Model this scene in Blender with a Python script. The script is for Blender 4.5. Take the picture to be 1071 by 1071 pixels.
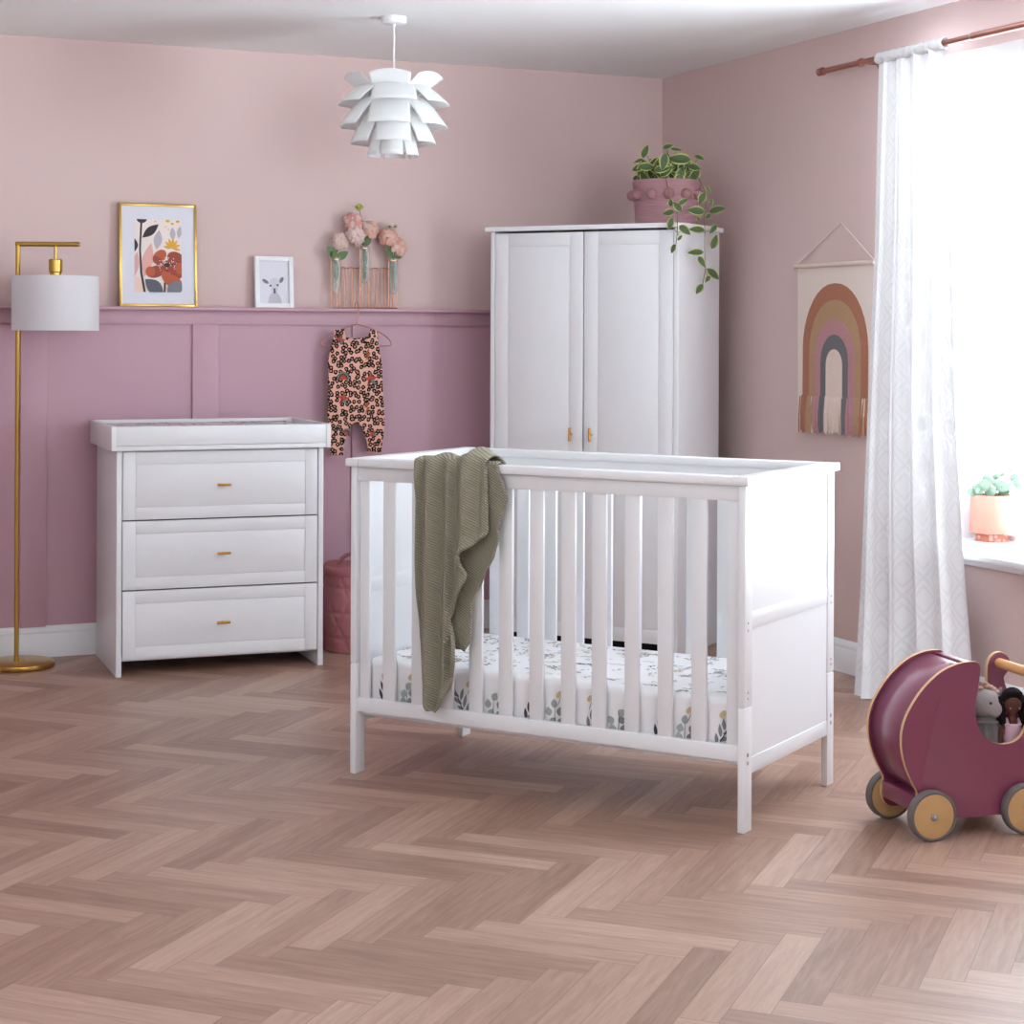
import bpy, bmesh, math, random
from math import sin, cos, pi, radians, sqrt
from mathutils import Vector, Matrix

for o in list(bpy.data.objects):
    bpy.data.objects.remove(o)
SC = bpy.context.scene
COL = SC.collection
R, D, HC = 3.98, 7.41, 2.449            # right wall x, back wall y, ceiling z
XL, YF = -1.3, -3.2                     # left wall x, front wall y (behind the camera)

# ------------------------------------------------------------------ camera
cd = bpy.data.cameras.new('camera')
cam = bpy.data.objects.new('camera', cd)
COL.objects.link(cam)
cd.sensor_width = 36.0
cd.lens = 1925.5 / 1071 * 36.0
cd.shift_y = -(535.5 - 348.4) / 1071
cd.clip_start = 0.05
YAW = 0.4119
cam.matrix_world = (Matrix.Translation((0, 0, 1.287)) @ Matrix.Rotation(-YAW, 4, 'Z')
                    @ Matrix.Rotation(pi / 2, 4, 'X') @ Matrix.Rotation(0.004, 4, 'Z'))
SC.camera = cam

# ------------------------------------------------------------------ light
world = bpy.data.worlds.new('sky')
SC.world = world
world.use_nodes = True
wnt = world.node_tree
bg = wnt.nodes['Background']
SKY, LOWER_FILL = 4.4, 23.0            # overcast sky above, brighter lower half added to light the ceiling
tcw = wnt.nodes.new('ShaderNodeTexCoord')
spw = wnt.nodes.new('ShaderNodeSeparateXYZ')
mrw = wnt.nodes.new('ShaderNodeMapRange')
mrw.inputs['From Min'].default_value = -0.12
mrw.inputs['From Max'].default_value = 0.10
mrw.inputs['To Min'].default_value = LOWER_FILL
mrw.inputs['To Max'].default_value = SKY
wnt.links.new(tcw.outputs['Generated'], spw.inputs[0])
wnt.links.new(spw.outputs[2], mrw.inputs['Value'])
wnt.links.new(mrw.outputs[0], bg.inputs[1])
bg.inputs[0].default_value = (0.87, 0.975, 1.04, 1)


def portal(name, loc, rot, sx, sy):
    l = bpy.data.lights.new(name, 'AREA')
    l.shape = 'RECTANGLE'
    l.size, l.size_y = sx, sy
    l.cycles.is_portal = True
    o = bpy.data.objects.new(name, l)
    o.location = loc
    o.rotation_euler = rot
    COL.objects.link(o)


WY0, WY1, WZ0, WZ1 = 3.45, 5.50, 0.545, 2.19      # window in the right wall
FX0, FX1, FZ0, FZ1 = 0.9, 3.7, 0.95, 2.38       # wide unseen window added behind the camera for fill light
portal('window_portal', (R + 0.39, (WY0 + WY1) / 2, (WZ0 + WZ1) / 2), (0, radians(90), 0), WZ1 - WZ0, WY1 - WY0)
LY0, LY1, LZ0, LZ1 = 0.4, 2.9, 1.55, 2.38       # high unseen window added in the left wall for fill light
portal('added_left_portal', (XL - 0.19, (LY0 + LY1) / 2, (LZ0 + LZ1) / 2), (0, radians(-90), 0), LZ1 - LZ0, LY1 - LY0)
portal('added_front_portal', ((FX0 + FX1) / 2, YF - 0.19, (FZ0 + FZ1) / 2), (radians(90), 0, 0), FX1 - FX0, FZ1 - FZ0)

vs = SC.view_settings
vs.view_transform = 'Standard'
vs.look = 'None'
vs.gamma = 1.0
vs.use_curve_mapping = False
vs.exposure = 0.06


# ------------------------------------------------------------------ materials
def lin(c):
    c = c / 255.0
    return c / 12.92 if c <= 0.04045 else ((c + 0.055) / 1.055) ** 2.4


def rgb(r, g, b):
    return (lin(r), lin(g), lin(b), 1.0)


def mat(name, col, rough=0.5, metal=0.0, bump=0.0, bscale=200.0, vary=0.0, vscale=6.0, spec=0.5, trans=0.0):
    m = bpy.data.materials.new(name)
    m.use_nodes = True
    nt = m.node_tree
    b = nt.nodes['Principled BSDF']
    b.inputs['Base Color'].default_value = col
    b.inputs['Roughness'].default_value = rough
    b.inputs['Metallic'].default_value = metal
    b.inputs['Specular IOR Level'].default_value = spec
    tc = nt.nodes.new('ShaderNodeTexCoord')
    if vary > 0:
        nz = nt.nodes.new('ShaderNodeTexNoise')
        nz.inputs['Scale'].default_value = vscale
        nz.inputs['Detail'].default_value = 4
        nt.links.new(tc.outputs['Object'], nz.inputs['Vector'])
        mx = nt.nodes.new('ShaderNodeMix')
        mx.data_type = 'RGBA'
        mx.inputs[6].default_value = tuple(min(1, c * (1 - vary)) for c in col[:3]) + (1,)
        mx.inputs[7].default_value = tuple(min(1, c * (1 + vary)) for c in col[:3]) + (1,)
        nt.links.new(nz.outputs['Fac'], mx.inputs[0])
        nt.links.new(mx.outputs[2], b.inputs['Base Color'])
    if bump > 0:
        n2 = nt.nodes.new('ShaderNodeTexNoise')
        n2.inputs['Scale'].default_value = bscale
        n2.inputs['Detail'].default_value = 3
        nt.links.new(tc.outputs['Object'], n2.inputs['Vector'])
        bp = nt.nodes.new('ShaderNodeBump')
        bp.inputs['Strength'].default_value = bump
        bp.inputs['Distance'].default_value = 0.002
        nt.links.new(n2.outputs['Fac'], bp.inputs['Height'])
        nt.links.new(bp.outputs[0], b.inputs['Normal'])
    if trans > 0:
        out = nt.nodes['Material Output']
        tr = nt.nodes.new('ShaderNodeBsdfTranslucent')
        tr.inputs[0].default_value = col
        ms = nt.nodes.new('ShaderNodeMixShader')
        ms.inputs[0].default_value = trans
        nt.links.new(b.outputs[0], ms.inputs[1])
        nt.links.new(tr.outputs[0], ms.inputs[2])
        nt.links.new(ms.outputs[0], out.inputs[0])
    return m


M = {}
M['pale'] = mat('pale_pink_wall_paint', rgb(216, 189, 185), 0.75, bump=0.08, bscale=90, vary=0.015)
M['mauve'] = mat('mauve_panel_paint', rgb(196, 156, 169), 0.5, bump=0.04, bscale=90, vary=0.015)
M['white'] = mat('white_furniture_paint', rgb(237, 236, 239), 0.32, vary=0.01)
M['trim'] = mat('white_trim_paint', rgb(240, 239, 241), 0.4)
M['ceil'] = mat('white_ceiling_paint', rgb(249, 249, 250), 0.85, bump=0.05, bscale=60)
M['plain'] = mat('dusty_pink_wall_paint', rgb(228, 218, 217), 0.8)
M['dark'] = mat('gap_shade', rgb(30, 22, 24), 0.8)
M['gold'] = mat('satin_gold', rgb(196, 158, 84), 0.28, 1.0)
M['brass'] = mat('brass_handle', rgb(205, 150, 62), 0.35, 0.85)
M['copper'] = mat('copper_rod', rgb(178, 126, 114), 0.32, 0.9)
M['rose_gold'] = mat('rose_gold_wire', rgb(214, 160, 128), 0.25, 1.0)
M['steel'] = mat('steel_bolt', rgb(170, 170, 172), 0.3, 1.0)
M['shade'] = mat('white_lamp_fabric', rgb(246, 244, 247), 0.8, bump=0.1, bscale=400, trans=0.4)
M['petal'] = mat('white_lamp_petal', rgb(252, 252, 252), 0.55, trans=0.5)
M['black'] = mat('black', rgb(22, 18, 18), 0.5)


def floor_material():
    m = bpy.data.materials.new('herringbone_oak')
    m.use_nodes = True
    nt = m.node_tree
    N, Lk = nt.nodes, nt.links
    b = N['Principled BSDF']
    W, n = 0.0793, 6.0

    def math_(op, a, bb=None, c=None):
        x = N.new('ShaderNodeMath')
        x.operation = op
        for i, v in enumerate((a, bb, c)):
            if v is None:
                continue
            if isinstance(v, (int, float)):
                x.inputs[i].default_value = v
            else:
                Lk.new(v, x.inputs[i])
        return x.outputs[0]
    geo = N.new('ShaderNodeNewGeometry')
    sep = N.new('ShaderNodeSeparateXYZ')
    Lk.new(geo.outputs['Position'], sep.inputs[0])
    X = math_('SUBTRACT', sep.outputs[0], 2.576)
    Y = math_('SUBTRACT', sep.outputs[1], 3.723)
    k = 1 / (sqrt(2) * W)
    u = math_('MULTIPLY', math_('ADD', X, Y), k)
    v = math_('MULTIPLY', math_('SUBTRACT', X, Y), k)
    i = math_('FLOOR', u)
    j = math_('FLOOR', v)
    kk = math_('FLOORED_MODULO', math_('ADD', math_('SUBTRACT', i, j), 0.001), 2 * n)
    kk = math_('FLOOR', kk)
    isH = math_('LESS_THAN', kk, n - 0.5)
    isV = math_('SUBTRACT', 1.0, isH)

    def sel(h, vv):
        return math_('ADD', math_('MULTIPLY', h, isH), math_('MULTIPLY', vv, isV))
    hs = math_('SUBTRACT', i, kk)
    vs_ = math_('SUBTRACT', j, math_('SUBTRACT', 2 * n - 1, kk))
    along = sel(math_('SUBTRACT', u, hs), math_('SUBTRACT', v, vs_))
    across = sel(math_('SUBTRACT', v, j), math_('SUBTRACT', u, i))
    ida = sel(hs, math_('ADD', i, 311.0))
    idb = sel(j, math_('ADD', vs_, 173.0))
    cmb = N.new('ShaderNodeCombineXYZ')
    Lk.new(ida, cmb.inputs[0])
    Lk.new(idb, cmb.inputs[1])
    wn = N.new('ShaderNodeTexWhiteNoise')
    wn.noise_dimensions = '3D'
    Lk.new(cmb.outputs[0], wn.inputs['Vector'])
    rnd = wn.outputs['Value']
    # grain
    g = N.new('ShaderNodeCombineXYZ')
    Lk.new(math_('ADD', math_('MULTIPLY', along, 0.35), math_('MULTIPLY', rnd, 57.0)), g.inputs[0])
    Lk.new(math_('MULTIPLY', across, 4.0), g.inputs[1])
    Lk.new(math_('MULTIPLY', rnd, 91.0), g.inputs[2])
    nz = N.new('ShaderNodeTexNoise')
    nz.inputs['Scale'].default_value = 1.3
    nz.inputs['Detail'].default_value = 6
    nz.inputs['Roughness'].default_value = 0.62
    nz.inputs['Distortion'].default_value = 0.6
    Lk.new(g.outputs[0], nz.inputs['Vector'])
    g2 = N.new('ShaderNodeCombineXYZ')
    Lk.new(math_('ADD', math_('MULTIPLY', along, 2.0), math_('MULTIPLY', rnd, 23.0)), g2.inputs[0])
    Lk.new(math_('MULTIPLY', across, 42.0), g2.inputs[1])
    nf = N.new('ShaderNodeTexNoise')
    nf.inputs['Scale'].default_value = 1.0
    nf.inputs['Detail'].default_value = 3
    Lk.new(g2.outputs[0], nf.inputs['Vector'])
    val = math_('ADD', math_('MULTIPLY', nz.outputs['Fac'], 0.75), math_('MULTIPLY', rnd, 0.42))
    val = math_('ADD', val, math_('MULTIPLY', math_('SUBTRACT', nf.outputs['Fac'], 0.5), 0.28))
    cr = N.new('ShaderNodeValToRGB')
    e = cr.color_ramp.elements
    e[0].position = 0.22
    e[0].color = rgb(128, 93, 77)
    e[1].position = 0.95
    e[1].color = rgb(193, 160, 143)
    m1 = cr.color_ramp.elements.new(0.55)
    m1.color = rgb(162, 127, 110)
    Lk.new(val, cr.inputs[0])
    # seams
    d1 = math_('MINIMUM', across, math_('SUBTRACT', 1.0, across))
    d2 = math_('MINIMUM', along, math_('SUBTRACT', n, along))
    dd = math_('MINIMUM', d1, d2)
    seam = math_('LESS_THAN', dd, 0.012)
    mx = N.new('ShaderNodeMix')
    mx.data_type = 'RGBA'
    Lk.new(math_('MULTIPLY', seam, 0.6), mx.inputs[0])
    Lk.new(cr.outputs[0], mx.inputs[6])
    mx.inputs[7].default_value = rgb(96, 70, 62)
    Lk.new(mx.outputs[2], b.inputs['Base Color'])
    b.inputs['Roughness'].default_value = 0.42
    b.inputs['Specular IOR Level'].default_value = 0.75
    Lk.new(math_('ADD', math_('MULTIPLY', nf.outputs['Fac'], 0.2), 0.30), b.inputs['Roughness'])
    bp = N.new('ShaderNodeBump')
    bp.inputs['Strength'].default_value = 0.25
    bp.inputs['Distance'].default_value = 0.001
    Lk.new(math_('SUBTRACT', nf.outputs['Fac'], math_('MULTIPLY', seam, 1.5)), bp.inputs['Height'])
    Lk.new(bp.outputs[0], b.inputs['Normal'])
    return m


M['floor'] = floor_material()


# ------------------------------------------------------------------ mesh builder
class MB:
    def __init__(s):
        s.bm = bmesh.new()

    def _fin(s, faces, mi, M_=None):
        for f in faces:
            f.material_index = mi
        if M_ is not None:
            vs_ = {v for f in faces for v in f.verts}
            bmesh.ops.transform(s.bm, matrix=M_, verts=list(vs_))

    def box(s, x0, x1, y0, y1, z0, z1, bev=0.0, mi=0, M_=None, seg=2):
        vv = [s.bm.verts.new((x, y, z)) for z in (z0, z1) for y in (y0, y1) for x in (x0, x1)]
        q = [(0, 2, 3, 1), (4, 5, 7, 6), (0, 1, 5, 4), (2, 6, 7, 3), (0, 4, 6, 2), (1, 3, 7, 5)]
        fs = [s.bm.faces.new([vv[i] for i in t]) for t in q]
        if bev > 0:
            es = {e for f in fs for e in f.edges}
            r = bmesh.ops.bevel(s.bm, geom=list(es), offset=bev, segments=seg, affect='EDGES', profile=0.5)
            fs = list({f for f in r['faces']} | {f for f in fs if f.is_valid})
        s._fin(fs, mi, M_)
        return fs

    def ring(s, pts):
        return [s.bm.verts.new(p) for p in pts]

    def bridge(s, a, b, mi=0, closed=True):
        n = len(a)
        out = []
        for i in range(n if closed else n - 1):
            k = (i + 1) % n
            try:
                out.append(s.bm.faces.new((a[i], a[k], b[k], b[i])))
            except ValueError:
                pass
        for f in out:
            f.material_index = mi
        return out

    def tube(s, pts, r, n=10, mi=0, cap=True):
        P = [Vector(p) for p in pts]
        rr = r if isinstance(r, (list, tuple)) else [r] * len(P)
        prev = None
        rings = []
        for i, p in enumerate(P):
            t = (P[min(i + 1, len(P) - 1)] - P[max(i - 1, 0)]).normalized()
            if prev is None:
                a = Vector((0, 0, 1)) if abs(t.z) < 0.9 else Vector((1, 0, 0))
                x = t.cross(a).normalized()
            else:
                x = (prev - t * prev.dot(t)).normalized()
            y = t.cross(x)
            prev = x
            rings.append(s.ring([p + (x * cos(2 * pi * k / n) + y * sin(2 * pi * k / n)) * rr[i] for k in range(n)]))
        for a, b in zip(rings, rings[1:]):
            s.bridge(a, b, mi)
        if cap:
            for q in (rings[0][::-1], rings[-1]):
                f = s.bm.faces.new(q)
                f.material_index = mi

    def cyl(s, p0, p1, r0, r1=None, n=20, mi=0, cap=True):
        s.tube([p0, p1], [r0, r0 if r1 is None else r1], n, mi, cap)

    def lathe(s, prof, n=32, c=(0, 0, 0), mi=0, mis=None):
        rings = []
        for r, z in prof:
            if r < 1e-6:
                rings.append([s.bm.verts.new((c[0], c[1], c[2] + z))])
            else:
                rings.append(s.ring([(c[0] + r * cos(2 * pi * k / n), c[1] + r * sin(2 * pi * k / n), c[2] + z) for k in range(n)]))
        for q, (a, b) in enumerate(zip(rings, rings[1:])):
            m_ = mis[q] if mis else mi
            if len(a) == 1 and len(b) == 1:
                continue
            if len(a) == 1 or len(b) == 1:
                for k in range(n):
                    f = s.bm.faces.new((a[0], b[(k + 1) % n], b[k])) if len(a) == 1 else s.bm.faces.new((a[k], a[(k + 1) % n], b[0]))
                    f.material_index = m_
            else:
                s.bridge(a, b, m_)

    def prism(s, poly, org, ux, uy, dep, mi=0, mi_side=None, bev=0.0):
        """polygon (u,v) in the plane org + u*ux + v*uy, extruded by the vector dep"""
        org, ux, uy, dep = Vector(org), Vector(ux), Vector(uy), Vector(dep)
        a = s.ring([org + ux * p[0] + uy * p[1] for p in poly])
        b = s.ring([org + ux * p[0] + uy * p[1] + dep for p in poly])
        fa = s.bm.faces.new(a)
        fb = s.bm.faces.new(b[::-1])
        side = s.bridge(b, a, mi if mi_side is None else mi_side)
        fa.material_index = fb.material_index = mi
        if bev > 0:
            es = list(fa.edges) + list(fb.edges)
            r = bmesh.ops.bevel(s.bm, geom=es, offset=bev, segments=2, affect='EDGES', profile=0.5)
            for f in r['faces']:
                f.material_index = mi if mi_side is None else mi_side

    def flat(s, poly, org, ux, uy, mi=0):
        org, ux, uy = Vector(org), Vector(ux), Vector(uy)
        f = s.bm.faces.new(s.ring([org + ux * p[0] + uy * p[1] for p in poly]))
        f.material_index = mi

    def grid(s, fn, nu, nv, mi=0, closed=False, uvfn=None):
        rows = [[s.bm.verts.new(fn(u / nu, v / nv)) for u in range(nu if closed else nu + 1)] for v in range(nv + 1)]
        uvl = s.bm.loops.layers.uv.verify() if uvfn else None
        idx = {}
        if uvfn:
            for v in range(nv + 1):
                for u in range(nu + 1):
                    idx[rows[v][u]] = uvfn(u / nu, v / nv)
        for a, b in zip(rows, rows[1:]):
            fs = s.bridge(a, b, mi, closed)
            if uvl:
                for f in fs:
                    for l in f.loops:
                        l[uvl].uv = idx[l.vert]
        return rows

    def ball(s, c, r, nu=16, nv=10, mi=0, M_=None):
        r = (r, r, r) if isinstance(r, (int, float)) else r
        mt = Matrix.Translation(c) @ (M_ if M_ is not None else Matrix.Identity(4)) @ Matrix.Diagonal((r[0], r[1], r[2], 1))
        q = bmesh.ops.create_uvsphere(s.bm, u_segments=nu, v_segments=nv, radius=1.0, matrix=mt)
        for v in q['verts']:
            for f in v.link_faces:
                f.material_index = mi

    def build(s, name, mats, parent=None, world=False, smooth=40, solid=0.0, sub=0, normals=True):
        bm = s.bm
        if normals:
            bmesh.ops.recalc_face_normals(bm, faces=bm.faces[:])
        me = bpy.data.meshes.new(name)
        if world and parent is not None:
            bmesh.ops.transform(bm, matrix=WM(parent).inverted(), verts=bm.verts[:])
        bm.to_mesh(me)
        bm.free()
        for m in (mats if isinstance(mats, (list, tuple)) else [mats]):
            me.materials.append(m)
        if smooth:
            me.shade_smooth()
            me.set_sharp_from_angle(angle=radians(smooth))
        o = bpy.data.objects.new(name, me)
        COL.objects.link(o)
        if parent is not None:
            o.parent = parent
        if solid:
            md = o.modifiers.new('thickness', 'SOLIDIFY')
            md.thickness = solid
            md.offset = 0
        if sub:
            md = o.modifiers.new('subdivision', 'SUBSURF')
            md.levels = md.render_levels = sub
        return o


def WM(o):
    m = Matrix.Translation(o.location) @ o.rotation_euler.to_matrix().to_4x4()
    return WM(o.parent) @ m if o.parent else m


def tag(o, label, cat, group=None):
    o['label'] = label
    o['category'] = cat
    if group:
        o['group'] = group
    return o


def thing(name, label, cat, loc=(0, 0, 0), rz=0.0, group=None):
    o = bpy.data.objects.new(name, None)
    o.empty_display_size = 0.05
    COL.objects.link(o)
    o.location = loc
    o.rotation_euler = (0, 0, rz)
    return tag(o, label, cat, group)


def struct(o):
    o['kind'] = 'structure'
    return o


# ------------------------------------------------------------------ the room
T = 0.40
b = MB(); b.box(XL - .2, R + T, YF - .2, D + .2, -.1, 0); struct(b.build('floor', M['floor'], smooth=0))
b = MB(); b.box(XL - .2, R + T, YF - .2, D + .2, HC, HC + .1); struct(b.build('ceiling', M['ceil'], smooth=0))
b = MB()
b.box(XL - .2, R + T, D, D + .2, 0, 1.38, mi=1)
b.box(XL - .2, R + T, D, D + .2, 1.38, HC, mi=0)
struct(b.build('wall_back', [M['pale'], M['mauve']], smooth=0))
b = MB()
b.box(R, R + T, YF, WY0, 0, HC); b.box(R, R + T, WY1, D, 0, HC)
b.box(R, R + T, WY0, WY1, 0, WZ0 - .02); b.box(R, R + T, WY0, WY1, WZ1, HC)
struct(b.build('wall_right', M['pale'], smooth=0))
b = MB()
b.box(XL - .2, XL, YF, LY0, 0, HC); b.box(XL - .2, XL, LY1, D, 0, HC)
b.box(XL - .2, XL, LY0, LY1, 0, LZ0); b.box(XL - .2, XL, LY0, LY1, LZ1, HC)
struct(b.build('wall_left', M['plain'], smooth=0))
b = MB()
b.box(XL, FX0, YF - .2, YF, 0, HC); b.box(FX1, R, YF - .2, YF, 0, HC)
b.box(FX0, FX1, YF - .2, YF, 0, FZ0); b.box(FX0, FX1, YF - .2, YF, FZ1, HC)
struct(b.build('wall_front', M['plain'], smooth=0))

# skirting boards
SK = [(0, 0), (.018, 0), (.018, .088), (.014, .094), (.016, .102), (.010, .115), (.004, .1228), (0, .1228)]
b = MB(); b.prism([(p[0], p[1]) for p in SK], (XL, D, 0), (0, -1, 0), (0, 0, 1), (R - XL, 0, 0)); struct(b.build('baseboard_back', M['trim']))
b = MB(); b.prism([(p[0], p[1]) for p in SK], (R, YF, 0), (-1, 0, 0), (0, 0, 1), (0, D - YF, 0)); struct(b.build('baseboard_right', M['trim']))
b = MB(); b.prism([(p[0], p[1]) for p in SK], (XL, YF, 0), (1, 0, 0), (0, 0, 1), (0, D - YF, 0)); struct(b.build('baseboard_left', M['trim']))

# ledge rail and battens of the wall panelling
RZ = 1.374
b = MB()
b.box(XL, R, D - .016, D, 1.318, RZ, bev=.001)
b.box(XL, R, D - .055, D, RZ, RZ + .014, bev=.003)
struct(b.build('trim_1', M['mauve']))
for k, (x0, x1) in enumerate([(0.55, .65), (1.128, 1.228), (1.812, 1.92), (2.497, 2.607), (3.18, 3.29)]):
    b = MB(); b.box(x0, x1, D - .012, D, .12, 1.32, bev=.0012); struct(b.build('trim_%d' % (k + 2), M['mauve']))

# window in the right wall: lining, casing, frame hidden in the masonry, glass, sill
def glass_mat():
    m = bpy.data.materials.new('window_glass')
    m.use_nodes = True
    nt = m.node_tree
    out = nt.nodes['Material Output']
    nt.nodes.remove(nt.nodes['Principled BSDF'])
    tr = nt.nodes.new('ShaderNodeBsdfTransparent')
    tr.inputs[0].default_value = (.97, .98, .98, 1)
    gl = nt.nodes.new('ShaderNodeBsdfGlossy')
    gl.inputs['Roughness'].default_value = 0.03
    mx = nt.nodes.new('ShaderNodeMixShader')
    mx.inputs[0].default_value = 0.03
    nt.links.new(tr.outputs[0], mx.inputs[1])
    nt.links.new(gl.outputs[0], mx.inputs[2])
    nt.links.new(mx.outputs[0], out.inputs[0])
    return m


M['glass'] = glass_mat()
wn = bpy.data.objects.new('window_1', None); COL.objects.link(wn); wn.location = (R, WY1, WZ0); struct(wn)
b = MB()
b.box(R, R + T - .02, WY1 - .012, WY1, WZ0, WZ1); b.box(R, R + T - .02, WY0, WY0 + .012, WZ0, WZ1)
b.box(R, R + T - .02, WY0 + .012, WY1 - .012, WZ1 - .012, WZ1)
struct(b.build('window_lining', M['trim'], wn, True, smooth=0))
b = MB()
prof = [(0, 0), (.014, 0), (.018, .006), (.014, .014), (.016, .05), (.022, .058), (.022, .072), (0, .072)]
b.prism(prof, (R, WY0 - .07, WZ1), (-1, 0, 0), (0, 0, 1), (0, WY1 - WY0 + .14, 0))
b.box(R - .018, R, WY1, WY1 + .07, WZ0, WZ1 + .0, bev=.003); b.box(R - .018, R, WY0 - .07, WY0, WZ0, WZ1, bev=.003)
struct(b.build('window_casing', M['trim'], wn, True))
b = MB()
for y0, y1 in ((WY0, WY0 + .02), (4.40, 4.45), (WY1 - .03, WY1 - .012)):
    b.box(R + .33, R + .36, y0, y1, WZ0 + .0005, WZ1 - .0125)
for y0, y1 in ((WY0 + .021, 4.399), (4.451, WY1 - .031)):
    b.box(R + .331, R + .359, y0, y1, WZ1 - .03, WZ1 - .0125); b.box(R + .331, R + .359, y0, y1, WZ0 + .0005, WZ0 + .02)
struct(b.build('window_frame', M['trim'], wn, True))
b = MB(); b.box(R + .343, R + .347, WY0 + .012, WY1 - .012, WZ0, WZ1 - .012); struct(b.build('window_pane', M['glass'], wn, True, smooth=0))
b = MB()
b.box(R - .06, R + .34, WY0, WY1 - .0, WZ0 - .022, WZ0, bev=.004)
b.box(R - .06, R, WY1 - .02, WY1 + .10, WZ0 - .022, WZ0, bev=.004)
b.box(R - .03, R + .0, WY0, WY1 + .07, WZ0 - .045, WZ0 - .022, bev=.006)
struct(b.build('window_sill', M['trim'], wn, True))

wf = bpy.data.objects.new('added_front_window', None); COL.objects.link(wf); wf.location = (FX0, YF, FZ0); struct(wf)  # added opening behind the camera, there to let in fill light
b = MB()
for x0, x1 in ((FX0, FX0 + .05), ((FX0 + FX1) / 2 - .025, (FX0 + FX1) / 2 + .025), (FX1 - .05, FX1)):
    b.box(x0, x1, YF - .14, YF - .09, FZ0, FZ1)
b.box(FX0, FX1, YF - .14, YF - .09, FZ0, FZ0 + .05); b.box(FX0, FX1, YF - .14, YF - .09, FZ1 - .05, FZ1)
struct(b.build('window_frame', M['trim'], wf, True))
b = MB(); b.box(FX0, FX1, YF - .117, YF - .113, FZ0, FZ1); struct(b.build('window_pane', M['glass'], wf, True, smooth=0))


wl = bpy.data.objects.new('added_left_window', None); COL.objects.link(wl); wl.location = (XL, LY0, LZ0); struct(wl)  # added opening on the left, out of view, brightens the room
b = MB()
for y0, y1 in ((LY0, LY0 + .05), ((LY0 + LY1) / 2 - .025, (LY0 + LY1) / 2 + .025), (LY1 - .05, LY1)):
    b.box(XL - .14, XL - .09, y0, y1, LZ0, LZ1)
b.box(XL - .14, XL - .09, LY0, LY1, LZ0, LZ0 + .05); b.box(XL - .14, XL - .09, LY0, LY1, LZ1 - .05, LZ1)
struct(b.build('window_frame', M['trim'], wl, True, smooth=0))
b = MB(); b.box(XL - .117, XL - .113, LY0, LY1, LZ0, LZ1); struct(b.build('window_pane', M['glass'], wl, True, smooth=0))


# ------------------------------------------------------------------ furniture helpers
def T_handle(parent, x, y, z, vertical=False, length=.05):
    """T-bar pull standing out of a front towards local -y"""
    b = MB()
    b.cyl((x, y, z), (x, y - .022, z), .0035, n=12)
    d = (0, 0, length / 2) if vertical else (length / 2, 0, 0)
    b.cyl((x - d[0], y - .025, z - d[2]), (x + d[0], y - .025, z + d[2]), .0048, n=14)
    return b.build('handle', M['brass'], parent)


def framed_front(x0, x1, z0, z1, y, th, fw, fh0, fh1):
    """a drawer or door front with a shallow recessed field (front face at y, body behind)"""
    b = MB()
    b.box(x0, x1, y + .003, y + th, z0, z1)
    b.box(x0, x0 + fw, y, y + .006, z0, z1, bev=.0012)
    b.box(x1 - fw, x1, y, y + .006, z0, z1, bev=.0012)
    b.box(x0 + fw, x1 - fw, y, y + .006, z0, z0 + fh0, bev=.0012)
    b.box(x0 + fw, x1 - fw, y, y + .006, z1 - fh1, z1, bev=.0012)
    b.box(x0 + fw + .0012, x1 - fw - .0012, y + .0002, y + .006, z0 + fh0 + .0012, z1 - fh1 - .0012, bev=.0012)
    return b


# ------------------------------------------------------------------ wardrobe
t = thing('wardrobe', 'tall white two-door wardrobe standing across the corner of the room', 'wardrobe', (2.991, 7.073, 0), -0.8939)
WW, WD, WH = .846, .4425, 1.7276
b = MB()
b.box(0, .020, 0.016, WD, 0, WH - .019)
b.box(0.0, .020, 0, .02, 0, WH - .019, bev=.003)
b.box(WW - .022, WW, 0.0, WD, 0, WH - .019, bev=.003, seg=4)
b.box(.02, WW - .02, WD - .012, WD, .05, WH - .019)
b.box(.02, WW - .02, .02, WD - .012, .05, .07)
b.box(.02, WW - .02, .10, .118, 0, .05, mi=1)  # recessed board coloured near black to stand for shade under the doors
b.build('carcass', [M['white'], M['dark']], t)
b = MB()
ov, rr = .0174, .045
poly = [(-ov, WD), (-ov, -ov)] + [(WW + ov - rr + rr * sin(a), -ov + rr - rr * cos(a)) for a in [i * pi / 12 for i in range(7)]] + [(WW + ov, WD)]
b.prism(poly, (0, 0, WH - .019), (1, 0, 0), (0, 1, 0), (0, 0, .019), bev=.003)
b.build('top_panel', M['white'], t)
for x0, x1, hx in ((.0225, .4275, .380), (.4325, WW - .0235, .470)):
    dr = framed_front(x0, x1, .05, 1.700, 0.0, .018, .061, .055, .055).build('door', M['white'], t)
    T_handle(dr, hx if hx < .43 else .4575 + .012, 0, .876, True, .055)

# ------------------------------------------------------------------ chest of drawers + changing tray
t = thing('chest_of_drawers', 'white chest of three wide drawers against the mauve panelled wall', 'chest of drawers', (1.3946, 6.8574, 0), -0.0491)
KW, KD, KH = .792, .510, .8431
b = MB()
b.box(0, .020, 0, KD, 0, KH, bev=.0015); b.box(KW - .020, KW, 0, KD, 0, KH, bev=.0015)
b.box(.02, KW - .02, KD - .012, KD, .04, KH); b.box(.02, KW - .02, .022, KD - .012, .055, .075)
b.box(.02, KW - .02, .022, KD - .012, KH - .02, KH - .003, mi=0)
b.box(.02, KW - .02, .03, .045, .075, KH - .02, mi=1)  # dark sheet standing in for the shade in the gaps between drawers
b.build('carcass', [M['white'], M['dark']], t)
for z0, z1, hz in ((.5835, .8375, .709), (.3225, .5785, .450), (.0635, .3175, .188)):
    dr = framed_front(.0235, KW - .0235, z0, z1, .002, .018, .048, .045, .047).build('drawer', M['white'], t)
    T_handle(dr, .400, .002, hz)

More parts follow.
